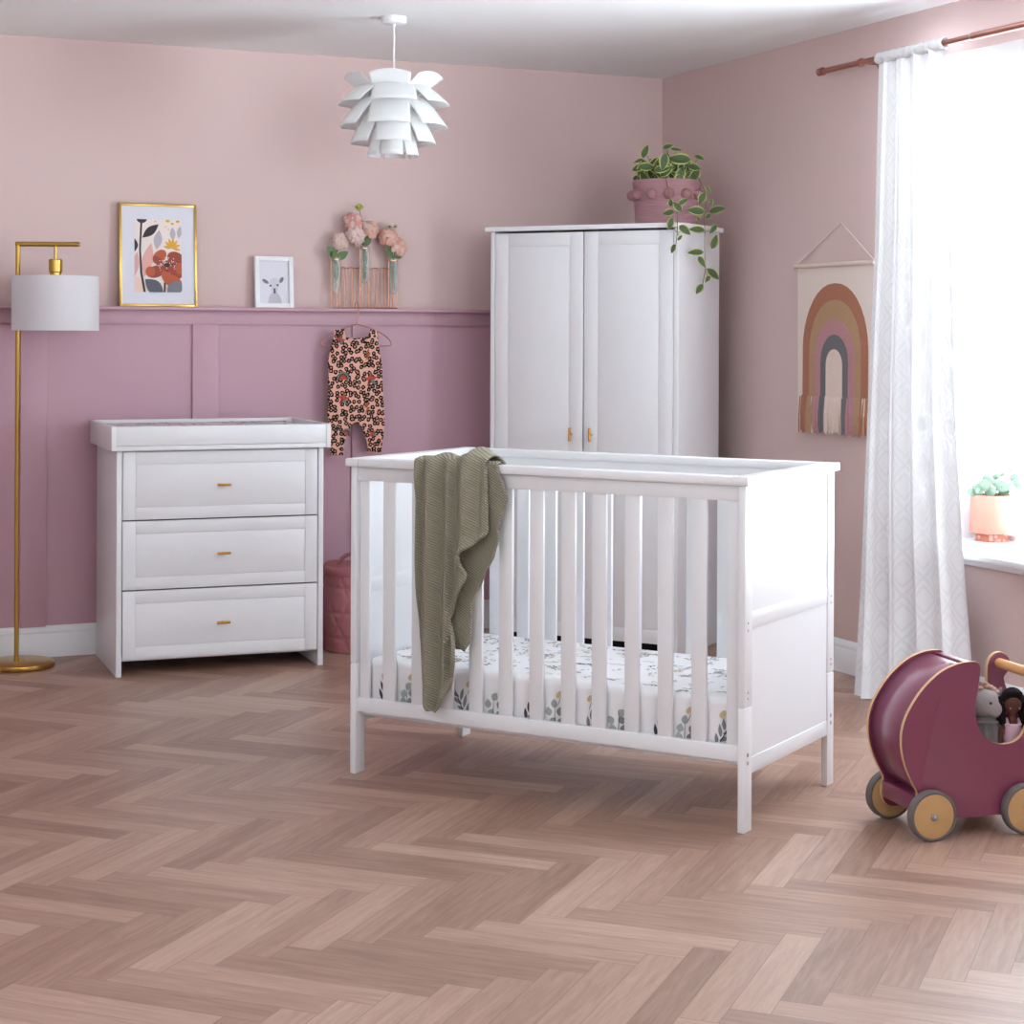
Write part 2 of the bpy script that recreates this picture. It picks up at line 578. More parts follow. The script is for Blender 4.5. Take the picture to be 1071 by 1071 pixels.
t = thing('changing_tray', 'white open changing tray sitting on top of the chest of drawers', 'changing tray', (1.3946, 6.8574, KH), -0.0491)
tz = .0912
b = MB(); b.box(.0, KW, .0, KD, 0.0005, .012); b.build('base_board', M['white'], t)
b = MB()
b.box(-.005, KW + .005, -.020, -.004, .019, tz - .001, bev=.0012)
b.box(-.005, KW + .005, -.0195, -.004, .0, .0175, bev=.0012)
b.build('front_board', M['white'], t)
b = MB(); b.box(-.005, KW + .005, KD + .012, KD + .028, 0, tz, bev=.0012); b.build('back_board', M['white'], t)
for x in (-.0228, KW + .0048):
    b = MB(); b.box(x, x + .018, -.0228, KD + .028, 0, tz, bev=.0015); b.build('end_board', M['white'], t)

M['mat_cloth'] = mat('quilted_mat_cloth', rgb(228, 222, 226), .8)
M['mat_print'] = mat('mat_print_ink', rgb(90, 84, 100), .8)
random.seed(5)
b = MB()
c0, s0 = cos(-0.0491), sin(-0.0491)
b.box(.02, KW - .02, .03, KD - .02, .0135, .0805, bev=.012, seg=3)
for k in range(70):
    x, y = random.uniform(.04, KW - .04), random.uniform(.05, KD - .04)
    w, h = random.uniform(.008, .022), random.uniform(.004, .009)
    a = random.uniform(0, pi)
    b.flat([(x + w * cos(q) * cos(a) - h * sin(q) * sin(a), y + w * cos(q) * sin(a) + h * sin(q) * cos(a)) for q in [i * pi / 4 for i in range(8)]], (0, 0, .0812), (1, 0, 0), (0, 1, 0), 1)
o = b.build('changing_mat', [M['mat_cloth'], M['mat_print']])
o.location = (1.3946, 6.8574, KH); o.rotation_euler = (0, 0, -0.0491)
tag(o, 'pale printed changing mat lying inside the white changing tray', 'changing mat')

# ------------------------------------------------------------------ cot
CX, CY, CPS = 1.7233, 5.1156, -0.9505
CL, CW, CH, ST, OV = 1.2484, .6319, .92, .024, .0114
t = thing('cot', 'white slatted baby cot standing in the middle of the floor', 'cot', (CX, CY, 0), CPS)
PA, PB = .020, .048        # post size along / across
ZJ, ZR0, ZR1 = .322, .180, .221
for y0 in (0, CW - PB):
    for x0 in (0, CL - PA):
        b = MB(); b.box(x0, x0 + PA, y0, y0 + PB, 0, ZJ - .0015, bev=.0025)
        o = b.build('leg', M['white'], t)
        b = MB(); b.box(x0, x0 + PA, y0, y0 + PB, ZJ + .0015, CH - ST, bev=.0025)
        b.box(x0 + .003, x0 + PA - .003, y0 + .003, y0 + PB - .003, ZJ - .002, ZJ + .002)
        b.build('post', M['white'], t)
        if x0 > 0:
            for z in (.199, .178, .54, .521, .36, .345):
                b = MB(); yy = y0 + PB * (.42 if y0 == 0 else .5)
                b.cyl((CL - .002, yy, z), (CL + .0006, yy, z), .0055 if z < .3 else .0032, n=12)
                b.build('bolt', M['steel'], t)
for x0 in (0, CL - PA):        # end panels with mid and lower rails
    s = 1 if x0 else -1
    xi = x0 + PA / 2
    b = MB(); b.box(xi - .006, xi + .006, PB - .002, CW - PB + .002, .15, CH - ST); b.build('end_panel', M['white'], t)
    b = MB(); b.box(x0 + .0015, x0 + PA - .0015, PB, CW - PB, .522, .565, bev=.002); b.build('end_rail', M['white'], t)
    b = MB(); b.box(x0 + .0015, x0 + PA - .0015, PB, CW - PB, .146, .188, bev=.002); b.build('end_rail', M['white'], t)
    b = MB()
    xa, xb = (-OV, PA + OV) if not x0 else (CL - PA - OV, CL + OV)
    poly = [(xa, -OV), (xb, -OV), (xb, CW + OV), (xa, CW + OV)]
    b.prism(poly, (0, 0, CH - ST), (1, 0, 0), (0, 1, 0), (0, 0, ST), bev=.004)
    b.build('end_cap', M['white'], t)
slx = [.105, .205, .303, .400, .498, .597, .697, .792, .892, .991, 1.089]
for y0 in (.010, CW - .010 - .020):
    back = y0 > .1
    b = MB(); b.box(PA, CL - PA, y0 - .0, y0 + .020, .855, CH - ST, bev=.0015); b.build('top_rail', M['white'], t)
    b = MB(); b.box(PA, CL - PA, y0, y0 + .020, ZR0, ZR1, bev=.002); b.build('bottom_rail', M['white'], t)
    yc0, yc1 = (-OV + .0008, .036) if not back else (CW - .036, CW + OV - .0008)
    b = MB(); b.box(PA + OV + .0006, CL - PA - OV - .0006, yc0, yc1, CH - ST, CH - .0002, bev=.004); b.build('cap_rail', M['white'], t)
    for x0, w in [(PA + .004, .033)] + [(x, .043) for x in slx] + [(CL - PA - .038, .034)]:
        b = MB(); b.box(x0, x0 + w, y0 + .004, y0 + .016, ZR1 - .01, .865, bev=.0025); b.build('slat', M['white'], t)
b = MB()
b.box(PA + .001, CL - PA - .001, .034, CW - .034, .168, .186)
b.build('mattress_base', M['white'], t)

# mattress with a printed fitted sheet
M['sheet'] = mat('white_cotton_sheet', rgb(238, 234, 236), .85, bump=.15, bscale=25)
INK = [M['sheet'], mat('ink_charcoal', rgb(62, 60, 66), .85), mat('ink_grey', rgb(128, 130, 134), .85),
       mat('ink_sage', rgb(160, 166, 162), .85), mat('ink_ochre', rgb(206, 184, 146), .85)]
random.seed(11)


def leaf_poly(x, y, a, l, w, n=7):
    up = [(i / n, sin(pi * (i / n) ** .85)) for i in range(n + 1)]
    pts = [(q * l, h * w / 2) for q, h in up] + [(q * l, -h * w / 2) for q, h in up[::-1][1:-1]]
    return [(x + px * cos(a) - py * sin(a), y + px * sin(a) + py * cos(a)) for px, py in pts]


b = MB()
MX0, MX1, MY0, MY1, MZ0, MZ1 = .036, CL - .036, .034, CW - .034, .1865, .338
b.box(MX0, MX1, MY0, MY1, MZ0, MZ1, bev=.024, seg=5)
side = lambda poly, mi, e=0: b.flat(poly, (0, MY0 - .0008 - e * .0003, 0), (1, 0, 0), (0, 0, 1), mi)
top = lambda poly, mi, e=0: b.flat(poly, (0, 0, MZ1 + .0006 + e * .0002), (1, 0, 0), (0, 1, 0), mi)
gap_x = [.085, .178, .375, .47, .57, .668, .765, .866, .965, 1.062, 1.158]
for k, x in enumerate(gap_x):
    kind = k % 4
    if kind in (0, 2):        # long thin dark leaves on a stem
        a0 = radians(random.choice([60, 75, 115]))
        bx, bz = x + random.uniform(-.01, .01), .205
        for q in range(6):
            l = random.uniform(.030, .042)
            side(leaf_poly(bx + q * .011 * cos(a0), bz + q * .011 * sin(a0), a0 + (.65 if q % 2 else -.65), l, .011), 1 if kind == 0 else 2, q)
        side(leaf_poly(bx, bz - .01, a0, .10, .0028), 1, 8)
    else:                     # round eucalyptus leaves
        for q, (dx, dz) in enumerate([(-.013, .222), (.013, .222), (-.016, .245), (.015, .248), (0, .268)]):
            side(leaf_poly(x + dx, dz - .012, radians(90 + random.uniform(-40, 40)), .026, .021), 2 if q % 2 else 3, q)
        side(leaf_poly(x, .197, radians(88), .075, .002), 1, 7)
    # ochre bud with a thin stem near the top edge
    if kind in (1, 2):
        side(leaf_poly(x + .012, .288, radians(60), .02, .016), 4, 1)
        side(leaf_poly(x + .014, .284, radians(120), .016, .012), 4, 2)
        side(leaf_poly(x + .01, .262, radians(70), .03, .0018), 1, 3)
for k in range(330):
    x, y = random.uniform(MX0 + .03, MX1 - .05), random.uniform(MY0 + .03, MY1 - .04)
    a = random.uniform(0, 2 * pi)
    mi = random.choice([2, 3, 3, 2, 3, 1, 4])
    for q in range(3):
        top(leaf_poly(x + q * .010 * cos(a), y + q * .010 * sin(a), a + (.7, -.7, 0)[q], .017, .006), mi, q)
o = b.build('mattress', INK, smooth=50)
o.location = (CX, CY, 0); o.rotation_euler = (0, 0, CPS)
tag(o, 'white leaf-print sheeted mattress lying inside the slatted cot', 'mattress')


# knitted blanket over the front rail
def knit_mat():
    m = mat('sage_knit', rgb(132, 128, 108), .95, spec=.1)
    nt = m.node_tree
    bb = nt.nodes['Principled BSDF']
    tc = nt.nodes['Texture Coordinate']
    wv = nt.nodes.new('ShaderNodeTexWave')
    wv.wave_type = 'BANDS'
    wv.bands_direction = 'DIAGONAL'
    wv.inputs['Scale'].default_value = 50
    wv.inputs['Distortion'].default_value = .6
    mp = nt.nodes.new('ShaderNodeMapping')
    mp.inputs['Scale'].default_value = (1.0, .2, 1.7)
    nt.links.new(tc.outputs['Object'], mp.inputs[0])
    nt.links.new(mp.outputs[0], wv.inputs['Vector'])
    nz = nt.nodes.new('ShaderNodeTexNoise')
    nz.inputs['Scale'].default_value = 260
    nt.links.new(tc.outputs['Object'], nz.inputs['Vector'])
    ad = nt.nodes.new('ShaderNodeMath')
    ad.operation = 'ADD'
    nt.links.new(wv.outputs['Fac'], ad.inputs[0])
    nt.links.new(nz.outputs['Fac'], ad.inputs[1])
    bp = nt.nodes.new('ShaderNodeBump')
    bp.inputs['Strength'].default_value = .75
    bp.inputs['Distance'].default_value = .003
    nt.links.new(ad.outputs[0], bp.inputs['Height'])
    nt.links.new(bp.outputs[0], bb.inputs['Normal'])
    mx = nt.nodes.new('ShaderNodeMix')
    mx.data_type = 'RGBA'
    mx.inputs[6].default_value = rgb(138, 132, 115)
    mx.inputs[7].default_value = rgb(168, 162, 144)
    nt.links.new(wv.outputs['Fac'], mx.inputs[0])
    nt.links.new(mx.outputs[2], bb.inputs['Base Color'])
    return m


def interp(tab, z):
    if z >= tab[0][1]:
        return tab[0][0]
    for (x0, z0), (x1, z1) in zip(tab, tab[1:]):
        if z1 <= z <= z0:
            f = (z0 - z) / (z0 - z1 + 1e-9)
            f = f * f * (3 - 2 * f) * .55 + f * .45
            return x0 + (x1 - x0) * f
    return tab[-1][0]


BL = [(.244, .922), (.25, .862), (.255, .81), (.254, .66), (.256, .584), (.264, .443), (.269, .342), (.279, .255), (.300, .223)]
BR = [(.478, .928), (.485, .853), (.490, .76), (.493, .738), (.455, .706), (.416, .676), (.424, .65), (.440, .616), (.420, .57), (.397, .538), (.369, .484), (.380, .45), (.398, .407), (.403, .375), (.384, .326), (.351, .262), (.318, .222)]
B2 = [(.513, .925), (.528, .87), (.541, .828), (.522, .785), (.515, .75), (.514, .716), (.5, .672), (.463, .61), (.426, .533), (.424, .429), (.405, .399)]


def fold(x, z):
    """depth of the hanging folds, fixed to the place along the rail"""
    w = .018 * (1 - z) + .006 * sin(z * 7)
    r = 0
    for c, wd, h in ((.252, .012, .018), (.302, .018, .032), (.360, .013, .020), (.425, .028, .038), (.480, .012, .012)):
        r += h * math.exp(-((x - c + w * (c - .25) * 5) / wd) ** 2)
    return r


def bump_top(u):
    return .010 + .032 * math.exp(-((u - .82) / .16) ** 2) + .012 * math.exp(-((u - .33) / .11) ** 2) + .006 * math.exp(-((u - .6) / .05) ** 2)


def blanket_main(u, v):
    # v 0..0.16 inside hang, ..0.3 over the rail, ..1 front hang
    if v < .16:
        f = v / .16
        z = .70 + f * (CH - .70 + bump_top(u) * .6)
        x = .250 + (.495 - .250) * u
        return (x, .052 + fold(x, z) * .6, z)
    if v < .30:
        f = (v - .16) / .14
        x = .247 + (.482 - .247) * u
        y0, y1 = .052 + fold(x, CH) * .6, -.018 - fold(x, .9) * .9
        hz = CH + .004 + bump_top(u) * sin(pi * (.12 + .76 * f))
        return (x, y0 + (y1 - y0) * f, hz)
    f = (v - .30) / .70
    z = .922 - f * (.922 - .2225)
    l, r = interp(BL, z), interp(BR, z)
    k = min(1, f / .06)
    x = l + (r - l) * u
    y = -.018 - fold(x, z) * (.9 + .25 * k) - .006 * sin(pi * f)
    y -= .012 * max(0, u - .8) / .2 * min(1, f * 4)
    return (x, y, z + .006 * sin(u * 9) * (1 - k))


M['knit'] = knit_mat()
b = MB()
b.grid(blanket_main, 48, 150)


def blanket_back(u, v):
    if v < .18:                       # lies over the rail
        f = v / .18
        return (.440 + (.500 + .012 * f - .440) * u, .022 - .038 * f, CH + .002 + .006 * sin(pi * f))
    v = (v - .18) / .82
    z = .922 - v * (.922 - .400)
    r = interp(B2, z)
    l = min(interp(BR, z) - .06, r - .03)
    y = -.0155 - .010 * max(0, (z - .80) / .13) * (u ** 2) - .003 * (1 + sin(u * 6 + z * 20)) * u
    return (l + (r - l) * u, y, z)


b.grid(blanket_back, 16, 100)
# the thicker hem along the free edge
hem = [Vector(blanket_main(1, .30 + .70 * k / 60)) for k in range(1, 61)]
b.tube(hem, .0042, 8)
hem = [Vector(blanket_back(1, .24 + .76 * k / 40)) for k in range(41)]
b.tube(hem, .0036, 8)
o = b.build('knitted_blanket', M['knit'], smooth=70, solid=.005, sub=0)
o.location = (CX, CY, 0); o.rotation_euler = (0, 0, CPS)
tag(o, 'sage green knitted blanket draped over the front rail of the cot', 'blanket')

# ------------------------------------------------------------------ laundry basket
def quilt_mat():
    m = mat('dusty_pink_quilting', rgb(176, 112, 116), .85, spec=.2)
    return m


M['quilt'] = quilt_mat()
t = thing('laundry_basket', 'dusty pink quilted fabric basket on the floor beside the chest of drawers', 'basket', (2.443, 7.120, 0))
b = MB()


def bask(u, v):
    z = .012 + v * .300
    r = .150 + .010 * sin(pi * min(1, v * 1.02)) - .004 * v
    n, rows = 10, 3.0
    du, dv = u * n, (v * rows)
    # triangle quilting: sunk seams along +-60 degrees and level lines
    e = min(abs(((du + dv * .5) % 1) - .5), abs(((du - dv * .5) % 1) - .5), abs((dv % 1) - .5) * 1.0)
    r += .006 * min(1, e / .16)
    a = 2 * pi * u
    return (r * cos(a), r * sin(a), z)


b.grid(bask, 240, 80, closed=True)
b.build('quilted_body', M['quilt'], t, smooth=80)
b = MB(); b.lathe([(0, 0), (.150, 0), (.156, .004), (.156, .014), (.150, .016), (0, .016)], 48); b.build('base', M['quilt'], t)
b = MB()
b.grid(lambda u, v: ((.149 + .004 * sin(pi * v) - .004 * (v > .9)) * cos(2 * pi * u), (.149 + .004 * sin(pi * v)) * sin(2 * pi * u), .308 + v * .036 + .006 * sin(2 * pi * u * 3 + 1) * v), 60, 8, closed=True)
b.build('rim', M['quilt'], t, solid=.006)
for sgn in (-1, 1):
    b = MB()
    pts = [(-.06 + .12 * k / 10, .146 * sgn * (1 - .1 * sin(pi * k / 10)), .325 + .045 * sin(pi * k / 10)) for k in range(11)]
    b.tube(pts, .008, 8)
    b.build('handle', M['quilt'], t)

# ------------------------------------------------------------------ floor lamp
t = thing('floor_lamp', 'gold floor lamp with a white drum shade at the left wall', 'lamp', (1.103, 7.224, 0))
b = MB(); b.lathe([(0, 0), (.118, 0), (.128, .003), (.1305, .010), (.128, .019), (.118, .024), (.02, .0255), (.018, .03), (0, .03)], 56); b.build('base', M['gold'], t)
px, py = 1.086 - 1.103, 7.206 - 7.224
b = MB(); b.tube([(px, py, .024), (px, py, 1.612), (px + .004, py - .002, 1.622)], .0092, 16); b.build('pole', M['gold'], t)
dxy = Vector((.916, -.400, 0)).normalized()
e = Vector((px, py, 1.620))
b = MB()
b.tube([e - dxy * .009, e + dxy * .232], .0098, 16)
b.ball(tuple(e + dxy * .232), (.0085, .0085, .0085), 12, 8)
b.build('arm', M['gold'], t)
sc = e + dxy * .144
b = MB()
b.cyl((sc.x, sc.y, 1.612), (sc.x, sc.y, 1.560), .0062)
b.lathe([(0, 1.563), (.024, 1.563), (.026, 1.559), (.026, 1.515), (.024, 1.512), (.0215, 1.511), (.0215, 1.495), (0, 1.495)], 32, (sc.x, sc.y, 0))
b.build('socket', M['gold'], t, smooth=24)
b = MB()
SR = .163
b.lathe([(SR, 1.290), (SR, 1.498), (SR - .004, 1.498), (SR - .004, 1.290), (SR, 1.290)], 64, (sc.x, sc.y, 0))
b.build('lamp_shade', M['shade'], t)
b = MB()
for k in range(3):
    a = k * 2 * pi / 3 + .5
    b.cyl((sc.x, sc.y, 1.488), (sc.x + (SR - .003) * cos(a), sc.y + (SR - .003) * sin(a), 1.492), .0018, n=8)
b.lathe([(.024, 1.482), (.027, 1.482), (.027, 1.497), (.024, 1.497)], 24, (sc.x, sc.y, 0))
b.build('shade_ring', M['trim'], t)
M['bulb'] = mat('bulb_glass', rgb(240, 238, 232), .2)
b = MB(); b.lathe([(0, 1.395), (.02, 1.40), (.03, 1.42), (.028, 1.45), (.013, 1.48), (.013, 1.496), (0, 1.496)], 20, (sc.x, sc.y, 0)); b.build('bulb', M['bulb'], t)

# ------------------------------------------------------------------ pendant lamp
t = thing('pendant_lamp', 'white layered petal pendant lamp hanging from the ceiling', 'lamp', (2.312, 6.390, HC))
b = MB(); b.lathe([(0, 0), (.046, 0), (.047, -.004), (.045, -.022), (.040, -.026), (.008, -.028), (.006, -.036), (0, -.036)], 40); b.build('ceiling_rose', M['trim'], t)
b = MB(); b.tube([(0, 0, -.03), (.0015, 0, -.09), (0, 0, -.14), (.002, 0, -.20)], .0032, 10); b.build('cord', M['trim'], t)
b = MB(); b.lathe([(0, -.185), (.006, -.187), (.013, -.198), (.016, -.212), (.017, -.25), (0, -.25)], 24); b.build('lamp_holder', M['trim'], t)
rows = [  # base r,z  tip r,z  width, curl, azimuth offset
    (.050, -.300, .172, -.212, .140, .10, 0.0), (.050, -.258, .205, -.322, .150, .20, .10),
    (.055, -.300, .197, -.404, .140, .18, .0), (.055, -.345, .154, -.466, .118, .18, .08), (.050, -.400, .098, -.512, .074, .34, .02)]
az0 = -pi / 2 - YAW - .03
for r0, z0, r1, z1, w, curl, az in rows:
    b = MB()
    for k in range(6):
        a = az0 + az + k * pi / 3
        ca, sa = cos(a), sin(a)

        def pet(u, v, r0=r0, z0=z0, r1=r1, z1=z1, w=w, curl=curl, ca=ca, sa=sa):
            x = (u - .5) * w * (.84 + .28 * v)
            r = r0 + (r1 - r0) * v ** 1.1
            z = z0 + (z1 - z0) * (v ** 1.7 if z1 < z0 else v ** 1.3) + (.022 * sin(pi * v) if z1 < z0 else -.004 * sin(pi * v))
            q = (2 * (u - .5)) ** 2
            r -= q * w * curl * (1.15 - .65 * v)
            if z1 > z0:
                z -= q * w * .10 * v
            else:
                z += q * w * -.02
            return (r * ca - x * sa, r * sa + x * ca, z)
        b.grid(pet, 14, 12)
    b.build('petal_tier', M['petal'], t, smooth=60, solid=.0012)
b = MB(); b.lathe([(.02, -.245), (.062, -.27), (.080, -.32), (.076, -.38), (.058, -.43), (.05, -.50), (.047, -.50), (.055, -.43), (.073, -.38), (.077, -.32), (.06, -.272), (.02, -.247)], 32); b.build('core', M['petal'], t)

# ------------------------------------------------------------------ framed pictures on the ledge
LZ = RZ + .014 + .0005


def ell(cx, cy, rx, ry, a=0, n=18, a0=0, a1=2 * pi):
    full = abs(a1 - a0 - 2 * pi) < 1e-6
    m = n if full else n + 1
    out = []
    for i in range(m):
        q = a0 + (a1 - a0) * i / n
        x, y = rx * cos(q), ry * sin(q)
        out.append((cx + x * cos(a) - y * sin(a), cy + x * sin(a) + y * cos(a)))
    return out


def clip(poly, x0, x1, y0, y1):
    for ax, lim, sg in ((0, x0, 1), (0, x1, -1), (1, y0, 1), (1, y1, -1)):
        out = []
        for i in range(len(poly)):
            p, q = poly[i - 1], poly[i]
            ip, iq = (p[ax] - lim) * sg >= 0, (q[ax] - lim) * sg >= 0
            if ip != iq:
                f = (lim - p[ax]) / (q[ax] - p[ax])
                out.append((p[0] + (q[0] - p[0]) * f, p[1] + (q[1] - p[1]) * f))
            if iq:
                out.append(q)
        poly = out
        if len(poly) < 3:
            return None
    return poly


def picture(name, label, x0, x1, h, frame_w, depth, fm, lean):
    t = thing(name, label, 'picture', (x0, D - .012 - lean - depth, LZ), 0)
    t.rotation_euler = (-math.atan2(lean, h), 0, 0)
    w = x1 - x0
    b = MB()
    b.box(0, frame_w, 0, depth, 0, h, bev=.0015); b.box(w - frame_w, w, 0, depth, 0, h, bev=.0015)
    b.box(frame_w, w - frame_w, 0, depth, 0, frame_w, bev=.0015); b.box(frame_w, w - frame_w, 0, depth, h - frame_w, h, bev=.0015)
    b.box(frame_w * .5, w - frame_w * .5, depth * .7, depth * .9, frame_w * .5, h - frame_w * .5)
    b.build('frame', fm, t)
    return t, w


ART = {k: mat('art_' + k, rgb(*c), .6) for k, c in dict(paper=(224, 222, 232), cream=(238, 224, 218), blush=(226, 170, 162), black=(44, 36, 42), rust=(190, 88, 52), brick=(156, 66, 48), gold=(222, 164, 52), grey=(120, 120, 130), lilac=(188, 178, 188), slate=(92, 94, 106), peach=(240, 205, 188), fawn=(196, 190, 202), wool=(212, 207, 218)).items()}
AK = list(ART)


def art_print(t, w, h, fw, polys, y, area):
    b = MB()
    b.flat([(fw * .8, fw * .8), (w - fw * .8, fw * .8), (w - fw * .8, h - fw * .8), (fw * .8, h - fw * .8)], (0, y, 0), (1, 0, 0), (0, 0, 1), 0)
    for k, (c, poly) in enumerate(polys):
        if area:
            poly = clip([(area[0] + p[0] * (area[1] - area[0]), area[2] + p[1] * (area[3] - area[2])) for p in poly], *area)
        if poly:
            b.flat(poly, (0, y - .0003 - .00006 * k, 0), (1, 0, 0), (0, 0, 1), AK.index(c))
    return b.build('art_print', list(ART.values()), t, smooth=0)


t, w = picture('framed_picture', 'gold framed floral print with a red flower leaning on the ledge', 1.506, 1.821, .415, .010, .018, M['gold'], .020)
U = lambda x, y: ((x - 248) / 412, (866 - y) / 628)      # position inside the printed area


def E_(cx, cy, rx, ry, a=0, n=18, **k):
    c = U(cx, cy)
    return ell(c[0], c[1], rx / 412, ry / 628, radians(a), n, **k)


def leafp(x0, y0, x1, y1, w_):
    n = 8
    dx, dy = x1 - x0, y1 - y0
    L_ = sqrt(dx * dx + dy * dy)
    nx, ny = -dy / L_, dx / L_
    a = [(x0 + dx * i / n + nx * w_ / 2 * sin(pi * i / n), y0 + dy * i / n + ny * w_ / 2 * sin(pi * i / n)) for i in range(n + 1)]
    c = [(x0 + dx * i / n - nx * w_ / 2 * sin(pi * i / n), y0 + dy * i / n - ny * w_ / 2 * sin(pi * i / n)) for i in range(n - 1, 0, -1)]
    return [U(*p) for p in a + c]


P_ = [('cream', [(0, 0), (1, 0), (1, 1), (0, 1)]), ('peach', E_(250, 840, 80, 110)), ('blush', leafp(245, 740, 270, 520, 60)),
      ('blush', leafp(330, 740, 395, 440, 95)), ('lilac', leafp(440, 500, 465, 330, 75)), ('lilac', leafp(585, 420, 580, 300, 50)), ('lilac', leafp(635, 400, 650, 290, 45))]
P_ += [('black', [U(*p) for p in ((300, 265), (318, 265), (304, 500), (316, 700), (345, 866), (325, 866), (296, 700), (288, 500))]),
       ('black', E_(313, 236, 45, 36, n=14, a0=pi, a1=2 * pi)), ('black', leafp(316, 398, 460, 280, 72)), ('black', leafp(250, 520, 250, 405, 58))]
for a in range(-10, 200, 30):
    P_.append(('gold', leafp(575, 485, 575 + 78 * cos(radians(a)), 485 - 92 * sin(radians(a)), 26)))
P_ += [('gold', E_(540, 250, 18, 12)), ('gold', E_(580, 272, 15, 9)), ('gold', E_(628, 252, 18, 10)), ('gold', E_(520, 298, 6, 6)), ('gold', E_(545, 322, 7, 6)), ('blush', E_(430, 255, 9, 7))]
P_ += [('black', [U(*p) for p in ((503, 780), (520, 780), (516, 866), (500, 866))]),
       ('rust', E_(466, 560, 64, 56, 20)), ('brick', E_(610, 575, 78, 60, -10)), ('brick', E_(430, 690, 80, 52, 8)), ('rust', E_(385, 690, 42, 46)), ('rust', E_(545, 740, 72, 64, -30)), ('brick', E_(620, 690, 60, 62)), ('rust', E_(640, 660, 34, 50)), ('rust', E_(600, 770, 70, 46, -20)), ('brick', E_(450, 595, 46, 34, -20)), ('brick', E_(545, 640, 62, 52))]
random.seed(3)
for k in range(46):
    a, r = random.uniform(0, 2 * pi), random.uniform(25, 95)
    P_.append((random.choice(['peach', 'peach', 'black', 'blush']), E_(532 + r * cos(a) * .95, 632 + r * sin(a) * .75, 5.5, 5.5, n=8)))
P_ += [('black', E_(530, 630, 24, 18)), ('slate', leafp(500, 890, 338, 756, 120)), ('slate', E_(420, 840, 66, 50, -30)), ('grey', leafp(530, 890, 650, 770, 110)), ('grey', E_(610, 850, 62, 50, 30))]
art_print(t, w, .415, .010, P_, .006, (.062, w - .062, .058, .415 - .063))

t, w = picture('framed_picture', 'small white framed animal portrait with dark eyes leaning on the ledge', 2.065, 2.229, .213, .0185, .022, M['trim'], .016)
V = lambda x, y: ((x - 185) / 590 * w, (950 - y) / 790 * .213)


def E2(cx, cy, rx, ry, a=0, n=16):
    return [V(*p) for p in ell(cx, cy, rx, ry, radians(a), n)]


P2 = [('fawn', [V(*p) for p in ((385, 880), (400, 790), (440, 720), (530, 720), (580, 790), (600, 880))]), ('wool', E2(490, 570, 82, 80)),
      ('wool', [V(*p) for p in ((415, 600), (560, 590), (535, 690), (500, 738), (470, 738), (440, 690))]), ('grey', E2(350, 545, 56, 26, 32)), ('grey', E2(597, 520, 28, 50, 28)),
      ('black', E2(426, 610, 15, 16)), ('black', E2(533, 600, 15, 16)), ('slate', [V(*p) for p in ((466, 650), (505, 650), (500, 690), (512, 715), (488, 738), (465, 715), (474, 690))])]
art_print(t, w, .213, .0185, P2, .010, None)

# ------------------------------------------------------------------ test tube vase rack and flowers
M['tube_glass'] = mat('clear_tube_glass', rgb(236, 238, 238), .05)
nt = M['tube_glass'].node_tree
nt.nodes['Principled BSDF'].inputs['Transmission Weight'].default_value = .0
tr = nt.nodes.new('ShaderNodeBsdfTransparent'); ms = nt.nodes.new('ShaderNodeMixShader'); lw = nt.nodes.new('ShaderNodeLayerWeight')
lw.inputs[0].default_value = .25
mr = nt.nodes.new('ShaderNodeMath'); mr.operation = 'MULTIPLY_ADD'; mr.inputs[1].default_value = .7; mr.inputs[2].default_value = .12
nt.links.new(lw.outputs['Facing'], mr.inputs[0])
nt.links.new(mr.outputs[0], ms.inputs[0]); nt.links.new(tr.outputs[0], ms.inputs[1]); nt.links.new(nt.nodes['Principled BSDF'].outputs[0], ms.inputs[2])
nt.links.new(ms.outputs[0], nt.nodes['Material Output'].inputs[0])
M['stem'] = mat('green_stem', rgb(84, 104, 58), .6)
M['leafg'] = mat('soft_green_leaf', rgb(104, 128, 82), .55, vary=.15, vscale=60)
M['pinkp'] = mat('pink_petal', rgb(250, 186, 180), .7, vary=.08, vscale=40, trans=.3)
M['palep'] = mat('pale_pink_petal', rgb(252, 224, 218), .7, vary=.06, vscale=40, trans=.3)
M['peachp'] = mat('peach_petal', rgb(252, 200, 182), .7, vary=.08, vscale=40, trans=.3)
M['bloomtip'] = mat('pale_petal_tip', rgb(253, 226, 214), .7, trans=.3)
M['lime'] = mat('lime_green_bud', rgb(178, 178, 82), .6)
VY = D - .033
t = thing('vase_rack', 'rose gold wire rack of glass tube vases standing on the ledge', 'vase', (2.54, VY, LZ))
xl, xr = -.140, .150
rodz = .170
b = MB()
for yy in (-.008, .008):
    b.tube([(xl, yy, .003), (xr, yy, .003)], .0022, 8)
for k in range(9):
    x = xl + (xr - xl) * k / 8
    b.tube([(x, -.008, .003), (x, .008, .003)], .0018, 6)
b.build('base_rail', M['rose_gold'], t)
TUBES = [(-.131, .061, .213), (-.004, .105, .262), (.124, .061, .213)]       # x, bottom, top above the ledge
b = MB()
b.tube([(xl, 0, rodz)] + [(xl + (xr - xl) * k / 24, .003 * sin(k * pi / 2), rodz + .0025 * sin(k * pi / 1.5)) for k in range(1, 24)] + [(xr, 0, rodz)], .0022, 8)
b.build('top_rail', M['rose_gold'], t)
for k in range(18):
    x = xl + .004 + (xr - xl - .008) * k / 17
    b = MB(); b.tube([(x, -.006 if k % 2 else .006, .003), (x, -.004 if k % 2 else .004, rodz)], .0019, 8); b.build('upright_rod', M['rose_gold'], t)
